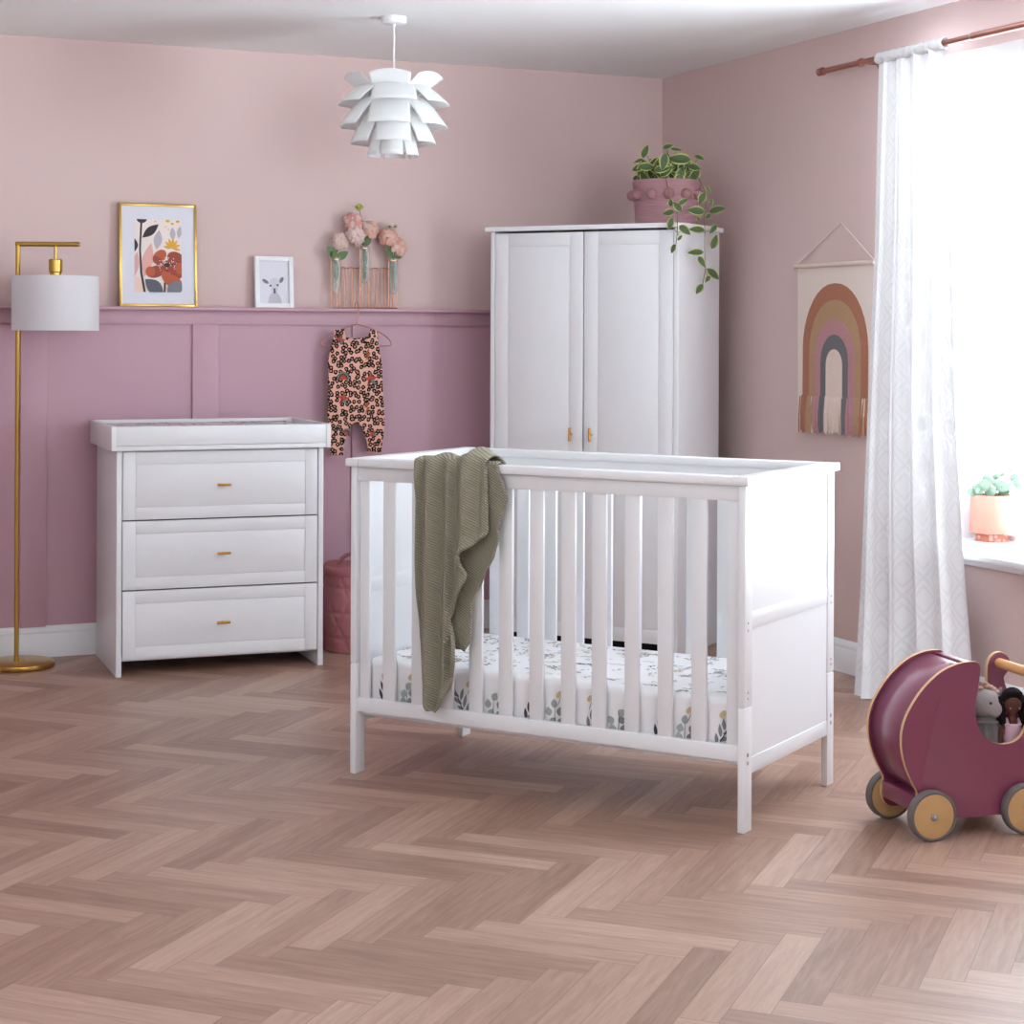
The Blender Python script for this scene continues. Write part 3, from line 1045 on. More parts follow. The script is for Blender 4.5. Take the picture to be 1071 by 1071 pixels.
for x, z0, z1 in TUBES:
    b = MB(); b.lathe([(0, z0), (.010, z0 + .003), (.0175, z0 + .016), (.0185, z0 + .03), (.0185, z1), (.0195, z1 + .001), (.0175, z1), (.0172, z0 + .03), (.009, z0 + .006), (0, z0 + .004)], 24, (x, -.018, 0))
    b.build('glass_tube', M['tube_glass'], t)
    b = MB(); b.lathe([(.0188, z1 - .012), (.0205, z1 - .012), (.0205, z1 - .008), (.0188, z1 - .008), (.0188, z1 - .012)], 24, (x, -.018, 0))
    for sx in (-.019, .019):
        b.tube([(x + sx, -.018, 0.003), (x + sx, -.018, z1 - .01)], .0016, 6)
    b.build('tube_holder', M['rose_gold'], t)


def leaf(b, base, d, up, l, w, mi=0, mi2=None, curl=.25, n=6):
    """a leaf blade with a folded midrib; mi2 colours the margin"""
    d = Vector(d).normalized()
    up = Vector(up)
    x = d.cross(up)
    if x.length < 1e-4:
        x = d.cross(Vector((1, 0, 0)))
    x.normalize()
    nrm = x.cross(d).normalized()
    base = Vector(base)
    rows = []
    for i in range(n + 1):
        f = i / n
        hw = w / 2 * (sin(pi * f ** .8) ** .8 if 0 < f < 1 else 0.02)
        c = base + d * (l * f) - nrm * (curl * l * f * f)
        rows.append([b.bm.verts.new(c + x * (q * hw) + nrm * (abs(q) * hw * .25)) for q in (-1, -.74, 0, .74, 1)])
    for a, c in zip(rows, rows[1:]):
        for k in range(4):
            f_ = b.bm.faces.new((a[k], a[k + 1], c[k + 1], c[k]))
            f_.material_index = (mi2 if (mi2 is not None and k in (0, 3)) else mi)


def blossom(b, c, r, face, mi=0, seed=0, rings=5):
    """a many-petalled round flower head built of cupped petals"""
    rnd = random.Random(seed)
    f = Vector(face).normalized()
    x = f.cross(Vector((0, 0, 1)))
    x = x.normalized() if x.length > 1e-3 else Vector((1, 0, 0))
    y = f.cross(x)
    c = Vector(c)
    b.ball(tuple(c), r * .38, 12, 8, mi)
    for q in range(rings):
        th = radians(15 + 85 * (q + .5) / rings)
        n = 4 + q * 2
        rr = r * (.5 + .5 * (q + 1) / rings)
        for k in range(n):
            a = 2 * pi * (k + .5 * (q % 2)) / n + rnd.uniform(-.2, .2)
            t_ = th + rnd.uniform(-.1, .1)
            w = rr * rnd.uniform(.62, .86)
            fl_ = rnd.uniform(.08, .30)
            rw = rnd.uniform(.86, 1.06)

            def pf(u, v, a=a, t_=t_, rr=rr, w=w, fl_=fl_, rw=rw):
                tt = t_ - (1 - v) * .0 + (v - .5) * .55
                aa = a + (u - .5) * w / (rr * max(.35, sin(t_))) * (1 - .35 * abs(2 * v - 1) ** 2)
                rad = rw * rr * (.78 + .2 * v) * (1 + .07 * v * sin(11 * u + a * 3)) + (fl_ * rr * (v ** 4)) - .08 * rr * (2 * u - 1) ** 2
                s_ = sin(max(.05, tt))
                return c + f * (rad * cos(tt)) + x * (rad * s_ * cos(aa)) + y * (rad * s_ * sin(aa))
            b.grid(pf, 6, 5, mi + (1 if rnd.random() < .4 else 0))


def flower(label, head, r, face, tube, pm, seed, leaves=(), rings=5, lean=0):
    """head world position, tube index"""
    tx, z0, z1 = TUBES[tube]
    X, Yt = 2.54 + tx, VY - .018
    ft = thing('flower', label, 'flower', (X + lean, Yt, LZ + z0 + .02), 0, 'flowers in the tube vases on the ledge')
    b = MB()
    hd = Vector(head)
    back = hd - Vector(face).normalized() * r * .45
    p0 = Vector((X + lean, Yt, LZ + z0 + .02)); p1 = Vector((X + lean * .6 + .004 * (seed % 3 - 1), Yt + .004 * (seed % 2), LZ + z1)); p2 = (p1 + back) / 2 + Vector((0, 0, .006))
    b.tube([p0, p1, p2, back], .0022, 8)
    b.build('stem', M['stem'], ft, True)
    b = MB(); blossom(b, head, r, face, 0, seed, rings); b.build('blossom', [pm, M['bloomtip']], ft, True, smooth=60, solid=.0006)
    if leaves:
        b = MB()
        for (bx, by, bz), d, l, w in leaves:
            leaf(b, (X + bx, Yt + by, LZ + z1 + bz), d, (0, -1, .3), l, w)
        b.build('leaves', M['leafg'], ft, True, smooth=60, solid=.0006)
    return ft


FY = D - .066
flower('pale pink blossom in the left glass tube, above green leaves', (2.420, FY, 1.672), .034, (-.3, -.8, .35), 0, M['palep'], 1,
       [((-.004, -.004, -.004), (-.55, -.3, .75), .062, .040), ((.004, -.006, -.006), (.75, -.3, .55), .056, .034), ((-.006, -.004, -.01), (-.2, -.6, .6), .045, .03), ((.004, -.0, -.10), (.02, -.1, 1), .095, .018), ((-.005, 0, -.09), (-.02, -.1, 1), .09, .016)])
flower('pink blossom with a lime green centre, topmost of the open blooms', (2.478, FY - .0, 1.752), .039, (-.35, -.85, .25), 1, M['pinkp'], 2, lean=-.006)
flower('pale pink blossom between the left and middle glass tubes', (2.486, FY - .02, 1.694), .039, (-.1, -1, .1), 1, M['palep'], 3, lean=.0)
flower('peach pink blossom just above the middle glass tube', (2.556, FY - .004, 1.724), .038, (.25, -.75, .55), 1, M['peachp'], 4,
       [((.006, -.004, .0), (.25, -.3, .9), .055, .024), ((.0, -.0, -.09), (.03, 0, 1), .10, .016), ((.006, -.004, -.08), (-.05, 0, 1), .085, .016), ((-.006, -.004, .002), (.05, -.3, .9), .05, .022)], lean=.006)
flower('peach blossom above the right glass tube, left of its pair', (2.636, FY, 1.695), .038, (-.2, -.8, .45), 2, M['peachp'], 5,
       [((-.006, -.004, .0), (-.45, -.3, .75), .062, .028), ((-.004, 0, -.10), (-.02, 0, 1), .11, .017), ((.004, 0, -.09), (.03, 0, 1), .10, .017)], lean=-.004)
flower('peach blossom at the far right of the tube vases', (2.686, FY - .01, 1.653), .037, (.35, -.85, .25), 2, M['peachp'], 6,
       [((.006, -.004, 0), (.6, -.3, .35), .045, .024)], lean=.006)
for lab, hd, rr, tb, top_ in (('closed lime green bud on a thin stem above the pink blooms', (2.506, FY, 1.815), .0135, 1, M['lime']),
                              ('small pale bud with green sepals above the right pair of blooms', (2.656, FY + .006, 1.738), .0135, 2, M['palep'])):
    tx, z0, z1 = TUBES[tb]
    X, Yt = 2.54 + tx, VY - .022
    ft = thing('flower_bud', lab, 'flower bud', (X, Yt, LZ + z0 + .03), 0, 'flowers in the tube vases on the ledge')
    b = MB(); b.tube([(X, Yt, LZ + z0 + .03), (X + .004, Yt, LZ + z1), ((X + hd[0]) / 2 + .012, FY + .015, (LZ + z1 + hd[2]) / 2), (hd[0] + .006, hd[1] + .004, hd[2] - .03), (hd[0], hd[1], hd[2] - rr * .8)], .0014, 8); b.build('stem', M['stem'], ft, True)
    b = MB(); b.ball(hd, (rr, rr, rr * 1.15), 16, 10); b.build('bud', top_, ft, True)
    b = MB()
    for k in range(5):
        a = k * 2 * pi / 5
        leaf(b, (hd[0] + .3 * rr * cos(a), hd[1] + .3 * rr * sin(a), hd[2] - rr), (cos(a) * .7, sin(a) * .7, 1), (cos(a), sin(a), 0), rr * 2.0, rr * 1.0, curl=-.3)
    b.build('sepals', M['lime' if tb == 1 else 'leafg'], ft, True, solid=.0005)

# ------------------------------------------------------------------ romper on its hanger
HY = D - .067
t = thing('clothes_hanger', 'thin copper wire clothes hanger hooked over the ledge', 'hanger', (2.509, HY, 1.32))
b = MB()
HX = 2.499
sh = [(2.339, 1.236), (2.344, 1.252), (2.362, 1.268), (2.40, 1.288), (2.45, 1.308), (HX, 1.322), (2.55, 1.308), (2.60, 1.288), (2.63, 1.268), (2.646, 1.252), (2.650, 1.236)]
sh = sh + [(2.644, 1.231), (2.59, 1.230), (2.39, 1.230), (2.344, 1.231), (2.339, 1.236)]
b.tube([(x, HY, z) for x, z in sh], .0020, 8)
b.build('shoulder_wire', M['rose_gold'], t, True)
b = MB()
hk = [(HX, HY, 1.320), (HX + .001, HY, 1.345), (HX + .005, HY + .001, 1.372), (HX + .006, HY + .002, 1.396)]
for k in range(7):
    a = pi - k * pi / 6
    hk.append((HX + .002 - .001 * k, HY + .010 + .009 * cos(a), 1.402 + .012 * sin(a)))
hk.append((HX - .006, HY + .0185, 1.394))
b.tube(hk, .0020, 8)
b.build('hook', M['rose_gold'], t, True)


def leopard_mat():
    m = mat('leopard_print_cotton', rgb(218, 160, 142), .85, spec=.2)
    nt = m.node_tree
    bb = nt.nodes['Principled BSDF']
    tc = nt.nodes['Texture Coordinate']
    sp = nt.nodes.new('ShaderNodeSeparateXYZ'); cb = nt.nodes.new('ShaderNodeCombineXYZ')
    nt.links.new(tc.outputs['Object'], sp.inputs[0])
    nt.links.new(sp.outputs[0], cb.inputs[0]); nt.links.new(sp.outputs[2], cb.inputs[1])
    nz = nt.nodes.new('ShaderNodeTexNoise'); nz.inputs['Scale'].default_value = 110
    nt.links.new(tc.outputs['Object'], nz.inputs['Vector'])
    mxv = nt.nodes.new('ShaderNodeMix'); mxv.data_type = 'VECTOR'; mxv.inputs[0].default_value = .010
    nt.links.new(cb.outputs[0], mxv.inputs[4]); nt.links.new(nz.outputs['Color'], mxv.inputs[5])
    vo = nt.nodes.new('ShaderNodeTexVoronoi'); vo.voronoi_dimensions = '2D'
    vo.inputs['Scale'].default_value = 50; vo.inputs['Randomness'].default_value = .85
    nt.links.new(mxv.outputs[1], vo.inputs['Vector'])
    cr = nt.nodes.new('ShaderNodeValToRGB')
    cr.color_ramp.interpolation = 'CONSTANT'
    e = cr.color_ramp.elements
    e[0].position = 0; e[0].color = rgb(206, 150, 124)
    e[1].position = .16; e[1].color = rgb(28, 20, 20)
    q = e.new(.46); q.color = rgb(228, 176, 160)
    nt.links.new(vo.outputs['Distance'], cr.inputs[0])
    nt.links.new(cr.outputs[0], bb.inputs['Base Color'])
    return m


M['leopard'] = leopard_mat()
HX0 = -.012                             # the garment hangs a little left of its hook line
ROMP = [(2.406, 1.297), (2.405, 1.27), (2.402, 1.237), (2.39, 1.209), (2.379, 1.175), (2.382, 1.113), (2.382, 1.057), (2.38, .99), (2.378, .946), (2.386, .889), (2.392, .833), (2.392, .774), (2.448, .774), (2.449, .815), (2.457, .86), (2.474, .894), (2.492, .915), (2.51, .914), (2.527, .901), (2.542, .87), (2.552, .83), (2.555, .788), (2.615, .781), (2.62, .829), (2.626, .868), (2.629, .919), (2.623, .999), (2.619, 1.084), (2.616, 1.152), (2.607, 1.203), (2.595, 1.243), (2.597, 1.294), (2.567, 1.302), (2.559, 1.276), (2.55, 1.248), (2.523, 1.234), (2.484, 1.234), (2.458, 1.248), (2.451, 1.302)]
ROMP = [(x + HX0, z) for x, z in ROMP]
t = thing('romper', 'leopard print baby romper hanging from the copper wire hanger', 'romper', (2.502, HY, .775))
LM = [M['leopard'], mat('print_red', rgb(196, 66, 56), .85), mat('print_teal', rgb(96, 128, 132), .85), mat('print_brown', rgb(158, 92, 50), .85), mat('print_wine', rgb(128, 44, 44), .85)]
b = MB()
b.prism(ROMP, (0, HY - .016, 0), (1, 0, 0), (0, 0, 1), (0, .012, 0), bev=.004)
yf = HY - .0166
fl = lambda poly, mi, k=0: b.flat([(x + HX0, z) for x, z in poly], (0, yf - .0002 * k, 0), (1, 0, 0), (0, 0, 1), mi)


def rainbow(cx, cz, r, a=0):
    for k, (q, mi) in enumerate(((1, 2), (.78, 4), (.56, 3), (.34, 1))):
        fl(ell(cx, cz, r * q, r * q * 1.25, a, 14, 0, pi), mi, k)


def bolt(cx, cz, s):
    fl([(cx + x * s, cz + z * s) for x, z in ((.5, 1.5), (-.55, -.05), (.0, .0), (-.5, -1.5), (.65, .1), (.1, .1))], 3)


def star(cx, cz, s, a0=0):
    for k in range(5):
        a = a0 + k * 2 * pi / 5
        fl([(cx, cz), (cx + .5 * s * cos(a - .6), cz + .5 * s * sin(a - .6)), (cx + 1.25 * s * cos(a), cz + 1.25 * s * sin(a)), (cx + .5 * s * cos(a + .6), cz + .5 * s * sin(a + .6))], (1, 3, 1, 4, 2)[k], k)


rainbow(2.444, 1.090, .027); rainbow(2.456, .862, .020, -.6); bolt(2.552, 1.198, .022); bolt(2.550, .972, .023)
star(2.567, 1.090, .027, .4); star(2.446, 1.010, .024, .2); star(2.432, 1.255, .020, .1); star(2.575, .858, .018, 1)
b.build('front', LM, t, True)
b = MB()
b.prism([(2.42, 1.28), (2.43, 1.225), (2.58, 1.225), (2.585, 1.28), (2.55, 1.268), (2.51, 1.262), (2.45, 1.268)], (HX0, HY + .003, 0), (1, 0, 0), (0, 0, 1), (0, .005, 0))
b.build('back_neckline', M['leopard'], t, True)
M['button'] = mat('dark_button', rgb(60, 40, 36), .4)
for x in (2.426, 2.582):
    b = MB()
    b.ball((x + HX0, HY - .018, 1.272), (.006, .002, .006), 12, 8)
    b.build('button', M['button'], t, True)

# ------------------------------------------------------------------ woven rainbow wall hanging
WX = R - .012
t = thing('wall_hanging', 'woven rainbow wall hanging with fringe on the wall left of the curtain', 'wall hanging', (WX, 5.99, .90))
WV = {k: mat('wool_' + k, rgb(*c), .95, bump=.6, bscale=350, vary=.12, vscale=150, spec=.1) for k, c in dict(cream=(232, 216, 206), rust=(176, 120, 98), tan=(184, 150, 118), mauve=(190, 142, 146), grey=(120, 118, 122), inner=(232, 212, 200)).items()}
yc = 5.985
b = MB()
b.prism([(-.265, 1.56), (-.262, 1.30), (-.258, .955), (.262, .955), (.262, 1.56)], (WX, yc, 0), (0, -1, 0), (0, 0, 1), (.008, 0, 0))


def arch(w, top_, mi, k, sharp):
    z0 = .958
    pts = [(-w * 1.01, z0), (-w, 1.15)]
    sp = top_ - w * 1.12
    n = 18
    for i in range(n + 1):
        a = pi - pi * i / n
        q = sin(a)
        x = w * cos(a)
        if sharp:
            x = w * (abs(cos(a)) ** .92) * (1 if cos(a) > 0 else -1)
            q = q ** 1.08
        pts.append((x, sp + (top_ - sp) * q))
    pts += [(w, 1.15), (w * .99, z0)]
    b.prism(pts, (WX - .0008 * k, yc, 0), (0, -1, 0), (0, 0, 1), (.004, 0, 0), mi)


arch(.224, 1.484, 1, 1, True); arch(.176, 1.420, 2, 2, True); arch(.135, 1.346, 3, 3, False); arch(.093, 1.286, 4, 4, False); arch(.056, 1.230, 5, 5, False)
b.build('woven_panel', list(WV.values()), t, True, smooth=0)
b = MB(); b.cyl((WX - .004, yc + .278, 1.556), (WX - .004, yc - .272, 1.556), .009, n=14); b.build('dowel', mat('cream_dowel', rgb(224, 206, 194), .7), t, True)
b = MB(); b.tube([(WX - .004, yc + .272, 1.562), (R - .004, 5.955, 1.715), (WX - .004, yc - .268, 1.562)], .0026, 8); b.build('hanging_cord', mat('cream_cord', rgb(230, 210, 202), .9), t, True)
random.seed(8)
b = MB()
seq = [(-.245, 0, .03), (-.215, 1, .10), (-.15, 2, .05), (-.13, 3, .05)]
for k in range(92):
    y = -.232 + .464 * k / 91 + random.uniform(-.003, .003)
    ay = abs(y)
    mi = 5 if ay < .056 else 4 if ay < .096 else 3 if ay < .14 else 2 if ay < .182 else 1
    if random.random() < .25 and ay > .14:
        mi = random.choice([1, 2, 0])
    z1 = .905 + random.uniform(-.006, .012)
    j = random.uniform(-.006, .006)
    zt = 1.046 + random.uniform(-.004, .004)
    xo = WX - .006 - random.uniform(0, .006)
    b.tube([(WX - .004, yc - y, zt), (xo, yc - y + j * .5, (zt + z1) / 2), (xo, yc - y + j, z1)], [.0042, .0046, .0032], 6, mi)
o = b.build('fringe', list(WV.values()), t, True)
o['kind'] = 'stuff'

# ------------------------------------------------------------------ curtain rod and curtain
RX, RZ2 = 3.89, 2.289
t = thing('curtain_rod', 'copper curtain rod running along the top of the window', 'curtain rod', (RX, 5.97, RZ2))
b = MB(); b.cyl((RX, 5.955, RZ2), (RX, 5.05, RZ2), .0108, n=20); b.build('rod', M['copper'], t, True)
b = MB(); b.cyl((RX, 5.05, RZ2), (RX, 2.2, RZ2), .0132, n=20); b.build('sleeve', M['copper'], t, True)
b = MB(); b.cyl((RX, 5.054, RZ2), (RX, 5.046, RZ2), .0142, n=20); b.build('collar', M['steel'], t, True)
b = MB(); b.cyl((RX, 5.98, RZ2), (RX, 5.952, RZ2), .0155, n=20); b.build('end_cap', M['copper'], t, True)
for y in (5.70, 2.35):
    b = MB(); b.cyl((RX, y, RZ2), (R - .004, y, RZ2), .006); b.cyl((R - .006, y, RZ2), (R, y, RZ2), .022)
    b.cyl((RX, y + .006, RZ2), (RX, y - .006, RZ2), .0165); b.build('bracket', M['copper'], t, True)


def curtain_mat():
    m = bpy.data.materials.new('sheer_white_voile')
    m.use_nodes = True
    nt = m.node_tree
    N, Lk = nt.nodes, nt.links
    N.remove(N['Principled BSDF'])
    out = N['Material Output']

    def math_(op, a, bb=None):
        x = N.new('ShaderNodeMath'); x.operation = op
        for i, v in enumerate((a, bb)):
            if v is None:
                continue
            if isinstance(v, (int, float)):
                x.inputs[i].default_value = v
            else:
                Lk.new(v, x.inputs[i])
        return x.outputs[0]
    uv = N.new('ShaderNodeUVMap')
    sp = N.new('ShaderNodeSeparateXYZ'); Lk.new(uv.outputs[0], sp.inputs[0])
    # woven diamonds: uv.x in metres across the cloth, uv.y = height
    u = math_('DIVIDE', sp.outputs[0], .118)
    v = math_('DIVIDE', sp.outputs[1], .150)
    fu = math_('ABSOLUTE', math_('SUBTRACT', math_('FRACT', u), .5))
    fv = math_('ABSOLUTE', math_('SUBTRACT', math_('FRACT', v), .5))
    dia = math_('ADD', fu, fv)
    w1 = math_('ABSOLUTE', math_('SUBTRACT', dia, .5))
    l1 = math_('LESS_THAN', w1, .045)
    w2 = math_('ABSOLUTE', math_('SUBTRACT', dia, .30))
    l2 = math_('LESS_THAN', w2, .04)
    w3 = math_('ABSOLUTE', math_('SUBTRACT', dia, .70))
    l3 = math_('LESS_THAN', w3, .04)
    line = math_('MAXIMUM', l1, math_('MAXIMUM', l2, l3))
    hem = math_('GREATER_THAN', sp.outputs[1], .085)
    line = math_('MULTIPLY', line, hem)
    df = N.new('ShaderNodeBsdfDiffuse'); df.inputs[0].default_value = rgb(240, 238, 240)
    tl = N.new('ShaderNodeBsdfTranslucent'); tl.inputs[0].default_value = rgb(240, 238, 242)
    m1 = N.new('ShaderNodeMixShader'); m1.inputs[0].default_value = .02
    Lk.new(df.outputs[0], m1.inputs[1]); Lk.new(tl.outputs[0], m1.inputs[2])
    tp = N.new('ShaderNodeBsdfTransparent')
    m2 = N.new('ShaderNodeMixShader')
    Lk.new(math_('ADD', math_('MULTIPLY', line, .07), .004), m2.inputs[0])
    Lk.new(m1.outputs[0], m2.inputs[1]); Lk.new(tp.outputs[0], m2.inputs[2])
    Lk.new(m2.outputs[0], out.inputs[0])
    return m


M['voile'] = curtain_mat()
t = thing('curtain', 'sheer white diamond patterned curtain hanging from the copper rod', 'curtain', (3.87, 5.35, .004))
CLf = [(3.890, 5.592, 2.30), (3.885, 5.610, 1.6), (3.870, 5.634, 1.0), (3.800, 5.575, .35), (3.730, 5.505, .006)]
CRt = [(3.890, 5.196, 2.30), (3.885, 5.160, 1.6), (3.870, 5.124, 1.0), (3.860, 5.077, .6), (3.850, 5.010, .2), (3.845, 4.985, .006)]


def rail(tab, z):
    for a, c in zip(tab, tab[1:]):
        if c[2] <= z <= a[2]:
            f = (a[2] - z) / (a[2] - c[2])
            return a[0] + (c[0] - a[0]) * f, a[1] + (c[1] - a[1]) * f
    return (tab[0][0], tab[0][1]) if z > tab[0][2] else (tab[-1][0], tab[-1][1])


def curt(u, v):
    z = 2.272 - v * (2.272 - .006)
    l, r = rail(CLf, z), rail(CRt, z)
    x = l[0] + (r[0] - l[0]) * u
    y = l[1] + (r[1] - l[1]) * u
    amp = .010 + .014 * v
    ph = 2 * pi * (u * 4.4 + .15 + .12 * sin(v * 2.5 + u * 3))
    x += amp * (sin(ph) + .35 * sin(2.3 * ph + 1.3)) * (.6 + .4 * sin(pi * u))
    y += .010 * cos(ph) * (.4 + v)
    return (x, y, z)


b = MB()
b.grid(curt, 110, 90, uvfn=lambda u, v: (u * .80, 2.27 - v * 2.264))
b.build('drape', M['voile'], t, True, smooth=80, normals=False)
b = MB()


def pocket(u, v):
    y = 5.592 + (5.196 - 5.592) * v
    rr = .0190 + .0012 * sin(v * 60) + .0012 * sin(v * 137)
    a = 2 * pi * u
    return (RX + rr * cos(a), y + .004 * sin(a * 2 + v * 40), RZ2 + rr * 1.05 * sin(a))


b.grid(pocket, 16, 80, closed=True)
b.build('rod_pocket', mat('white_gathered_voile', rgb(238, 236, 238), .8, trans=.15), t, True, smooth=80)

# ------------------------------------------------------------------ plant pot on the sill
PCX, PCY, PZ = 4.250, 5.395, WZ0 + .0005
M['terra'] = mat('peach_pot_glaze', rgb(188, 128, 110), .55, vary=.03)
M['soil'] = mat('dark_soil', rgb(48, 40, 34), .95, bump=.8, bscale=80)
t = thing('potted_plant', 'round-leaved plant in a peach footed pot on the window sill', 'potted plant', (PCX, PCY, PZ))
b = MB()
b.lathe([(0, .030), (.064, .030), (.078, .030), (.079, .034), (.0755, .164), (.0745, .1665), (.0725, .1655), (.070, .150), (0, .150)], 56)
b.build('pot', M['terra'], t)


def band_mat():
    m = mat('patterned_foot', rgb(190, 128, 112), .5)
    nt = m.node_tree
    vo = nt.nodes.new('ShaderNodeTexVoronoi'); vo.inputs['Scale'].default_value = 55
    cr = nt.nodes.new('ShaderNodeValToRGB')
    cr.color_ramp.elements[0].color = rgb(200, 156, 148); cr.color_ramp.elements[0].position = .35
    cr.color_ramp.elements[1].color = rgb(180, 100, 76); cr.color_ramp.elements[1].position = .5
    nt.links.new(nt.nodes['Texture Coordinate'].outputs['Object'], vo.inputs['Vector'])
    nt.links.new(vo.outputs['Distance'], cr.inputs[0])
    nt.links.new(cr.outputs[0], nt.nodes['Principled BSDF'].inputs['Base Color'])
    return m


b = MB(); b.lathe([(0, 0), (.060, 0), (.0615, .003), (.0545, .031), (0, .031)], 48); b.build('foot', band_mat(), t)
b = MB(); b.lathe([(0, .152), (.0702, .152)], 32); b.build('soil', M['soil'], t)
M['euca'] = mat('eucalyptus_green', rgb(136, 160, 138), .5, vary=.18, vscale=30, trans=.25)
random.seed(21)
b = MB(); bs = MB()
cr_ = Vector((cos(-YAW), sin(-YAW), 0)); cf_ = Vector((sin(YAW), cos(YAW), 0))
# (right, up above rim, depth, radius)
for rx, uz, dp, rad in [(-.076, .008, -.02, .020), (-.062, .026, -.01, .013), (-.054, .012, -.03, .016), (-.035, .036, -.03, .024), (-.012, .012, -.03, .020), (-.016, .056, .02, .014), (.012, .040, .0, .017), (.020, .062, .02, .014), (.030, .030, -.03, .026), (.040, .012, -.02, .020), (.066, .022, -.02, .025), (.082, .058, 0, .020), (.046, .070, .03, .012), (.0, .05, .04, .016), (-.03, .02, .05, .02), (.05, .03, .05, .022), (.10, .03, .03, .02), (.075, .085, .02, .016)]:
    c = cr_ * rx + cf_ * dp + Vector((0, 0, .167 + uz))
    nrm = (-cf_ * random.uniform(.5, 1) + cr_ * random.uniform(-.5, .5) + Vector((0, 0, random.uniform(.1, .7)))).normalized()
    x = nrm.cross(Vector((0, 0, 1))).normalized(); y = nrm.cross(x)
    pts = [(rad * cos(a), rad * .92 * sin(a)) for a in [i * pi / 8 for i in range(16)]]
    cv = b.bm.verts.new(c - nrm * rad * .12)
    rg = b.ring([c + x * p[0] + y * p[1] for p in pts])
    for k in range(16):
        b.bm.faces.new((cv, rg[k], rg[(k + 1) % 16]))
    bs.tube([(rx * .25 * cr_.x, rx * .25 * cr_.y, .15), tuple(c * .5 + Vector((0, 0, .06)) + Vector((0, 0, .03))), tuple(c)], .0013, 6)
b.build('foliage', M['euca'], t, smooth=60, solid=.0006)
bs.build('stems', M['stem'], t)

# ------------------------------------------------------------------ trailing plant on the wardrobe
pa, pb = .682, .263
cw, sw = cos(-0.8939), sin(-0.8939)
PX, PY = 2.991 + pa * cw - pb * sw, 7.073 + pa * sw + pb * cw
PZ2 = WH + .0004
M['potp'] = mat('mauve_ribbed_ceramic', rgb(180, 138, 144), .7, vary=.05, vscale=30)
M['pom'] = mat('rose_pompom', rgb(164, 118, 120), .95, bump=.8, bscale=200)
t = thing('potted_plant', 'trailing variegated plant in a mauve pompom pot on top of the wardrobe', 'potted plant', (PX, PY, PZ2))
b = MB()
prof = [(0, 0), (.124, 0)]
for k in range(31):
    f = k / 30
    prof.append((.126 + .013 * f, .004 + .180 * f))
    prof.append((.126 + .013 * (f + .016) + .0022, .004 + .180 * (f + .016)))
prof += [(.136, .190), (.130, .187), (.126, .160), (0, .160)]
b.lathe(prof, 56)
b.build('pot', M['potp'], t)
b = MB(); b.lathe([(0, .163), (.1265, .163)], 32); b.build('soil', M['soil'], t)
for k in range(12):
    a = k * 2 * pi / 12 + .1
    b = MB(); b.ball((.142 * cos(a), .142 * sin(a), .128), .0225, 16, 12)
    b.build('pompom', M['pom'], t)
M['vleaf'] = mat('variegated_green', rgb(74, 94, 52), .45, vary=.2, vscale=40, trans=.1)
M['vedge'] = mat('variegated_margin', rgb(190, 196, 112), .5, trans=.1)
PL = [(3.542, 6.742, 2.039, 70, .059, .031), (3.516, 6.753, 2.0, 200, .042, .015), (3.526, 6.749, 1.958, 260, .07, .035), (3.574, 6.728, 1.983, 225, .084, .042), (3.59, 6.721, 1.948, 200, .098, .049), (3.628, 6.704, 2.06, 20, .045, .024), (3.66, 6.69, 2.048, -5, .049, .017), (3.619, 6.592, 1.998, 175, .097, .047), (3.686, 6.679, 1.973, 200, .077, .042), (3.747, 6.652, 2.015, -20, .042, .021), (3.715, 6.666, 1.934, -10, .077, .042), (3.616, 6.594, 1.904, 250, .076, .043), (3.562, 6.617, 1.908, 250, .055, .031), (3.568, 6.614, 1.871, 190, .041, .035), (3.567, 6.615, 1.839, 210, .045, .031), (3.659, 6.475, 1.831, 240, .051, .033), (3.712, 6.518, 1.873, -60, .041, .015), (3.61, 6.435, 1.778, 170, .074, .037), (3.794, 6.583, 1.797, 15, .066, .033), (3.715, 6.519, 1.765, 220, .028, .021), (3.739, 6.539, 1.822, 80, .031, .017), (3.629, 6.45, 1.746, -60, .02, .015), (3.496, 6.381, 1.788, 130, .05, .03), (3.478, 6.404, 1.805, 100, .03, .023), (3.472, 6.41, 1.765, 190, .044, .03), (3.512, 6.362, 1.807, 30, .043, .023), (3.478, 6.404, 1.721, 250, .05, .028), (3.516, 6.356, 1.695, -40, .057, .032), (3.618, 6.442, 1.704, 175, .064, .03), (3.757, 6.554, 1.715, 230, .045, .024), (3.767, 6.561, 1.664, 70, .062, .033), (3.609, 6.434, 1.612, 180, .064, .028), (3.661, 6.477, 1.577, -60, .051, .026), (3.759, 6.555, 1.532, -40, .069, .033), (3.71, 6.515, 1.509, 230, .034, .019), (3.641, 6.46, 1.467, 235, .048, .027), (3.485, 6.395, 1.622, 250, .039, .02), (3.503, 6.372, 1.665, 50, .03, .012)]
random.seed(4)
b = MB()


def spray_leaf(x, y, z, ang, l, w):
    a = radians(ang)
    d = cr_ * cos(a) + Vector((0, 0, sin(a))) - cf_ * random.uniform(-.15, .3)
    up = -cf_ + Vector((0, 0, .3)) + cr_ * random.uniform(-.25, .25)
    leaf(b, Vector((x, y, z)) - d.normalized() * l * .5, d, up, l, w * 1.1, 0, 1, curl=.12, n=8)


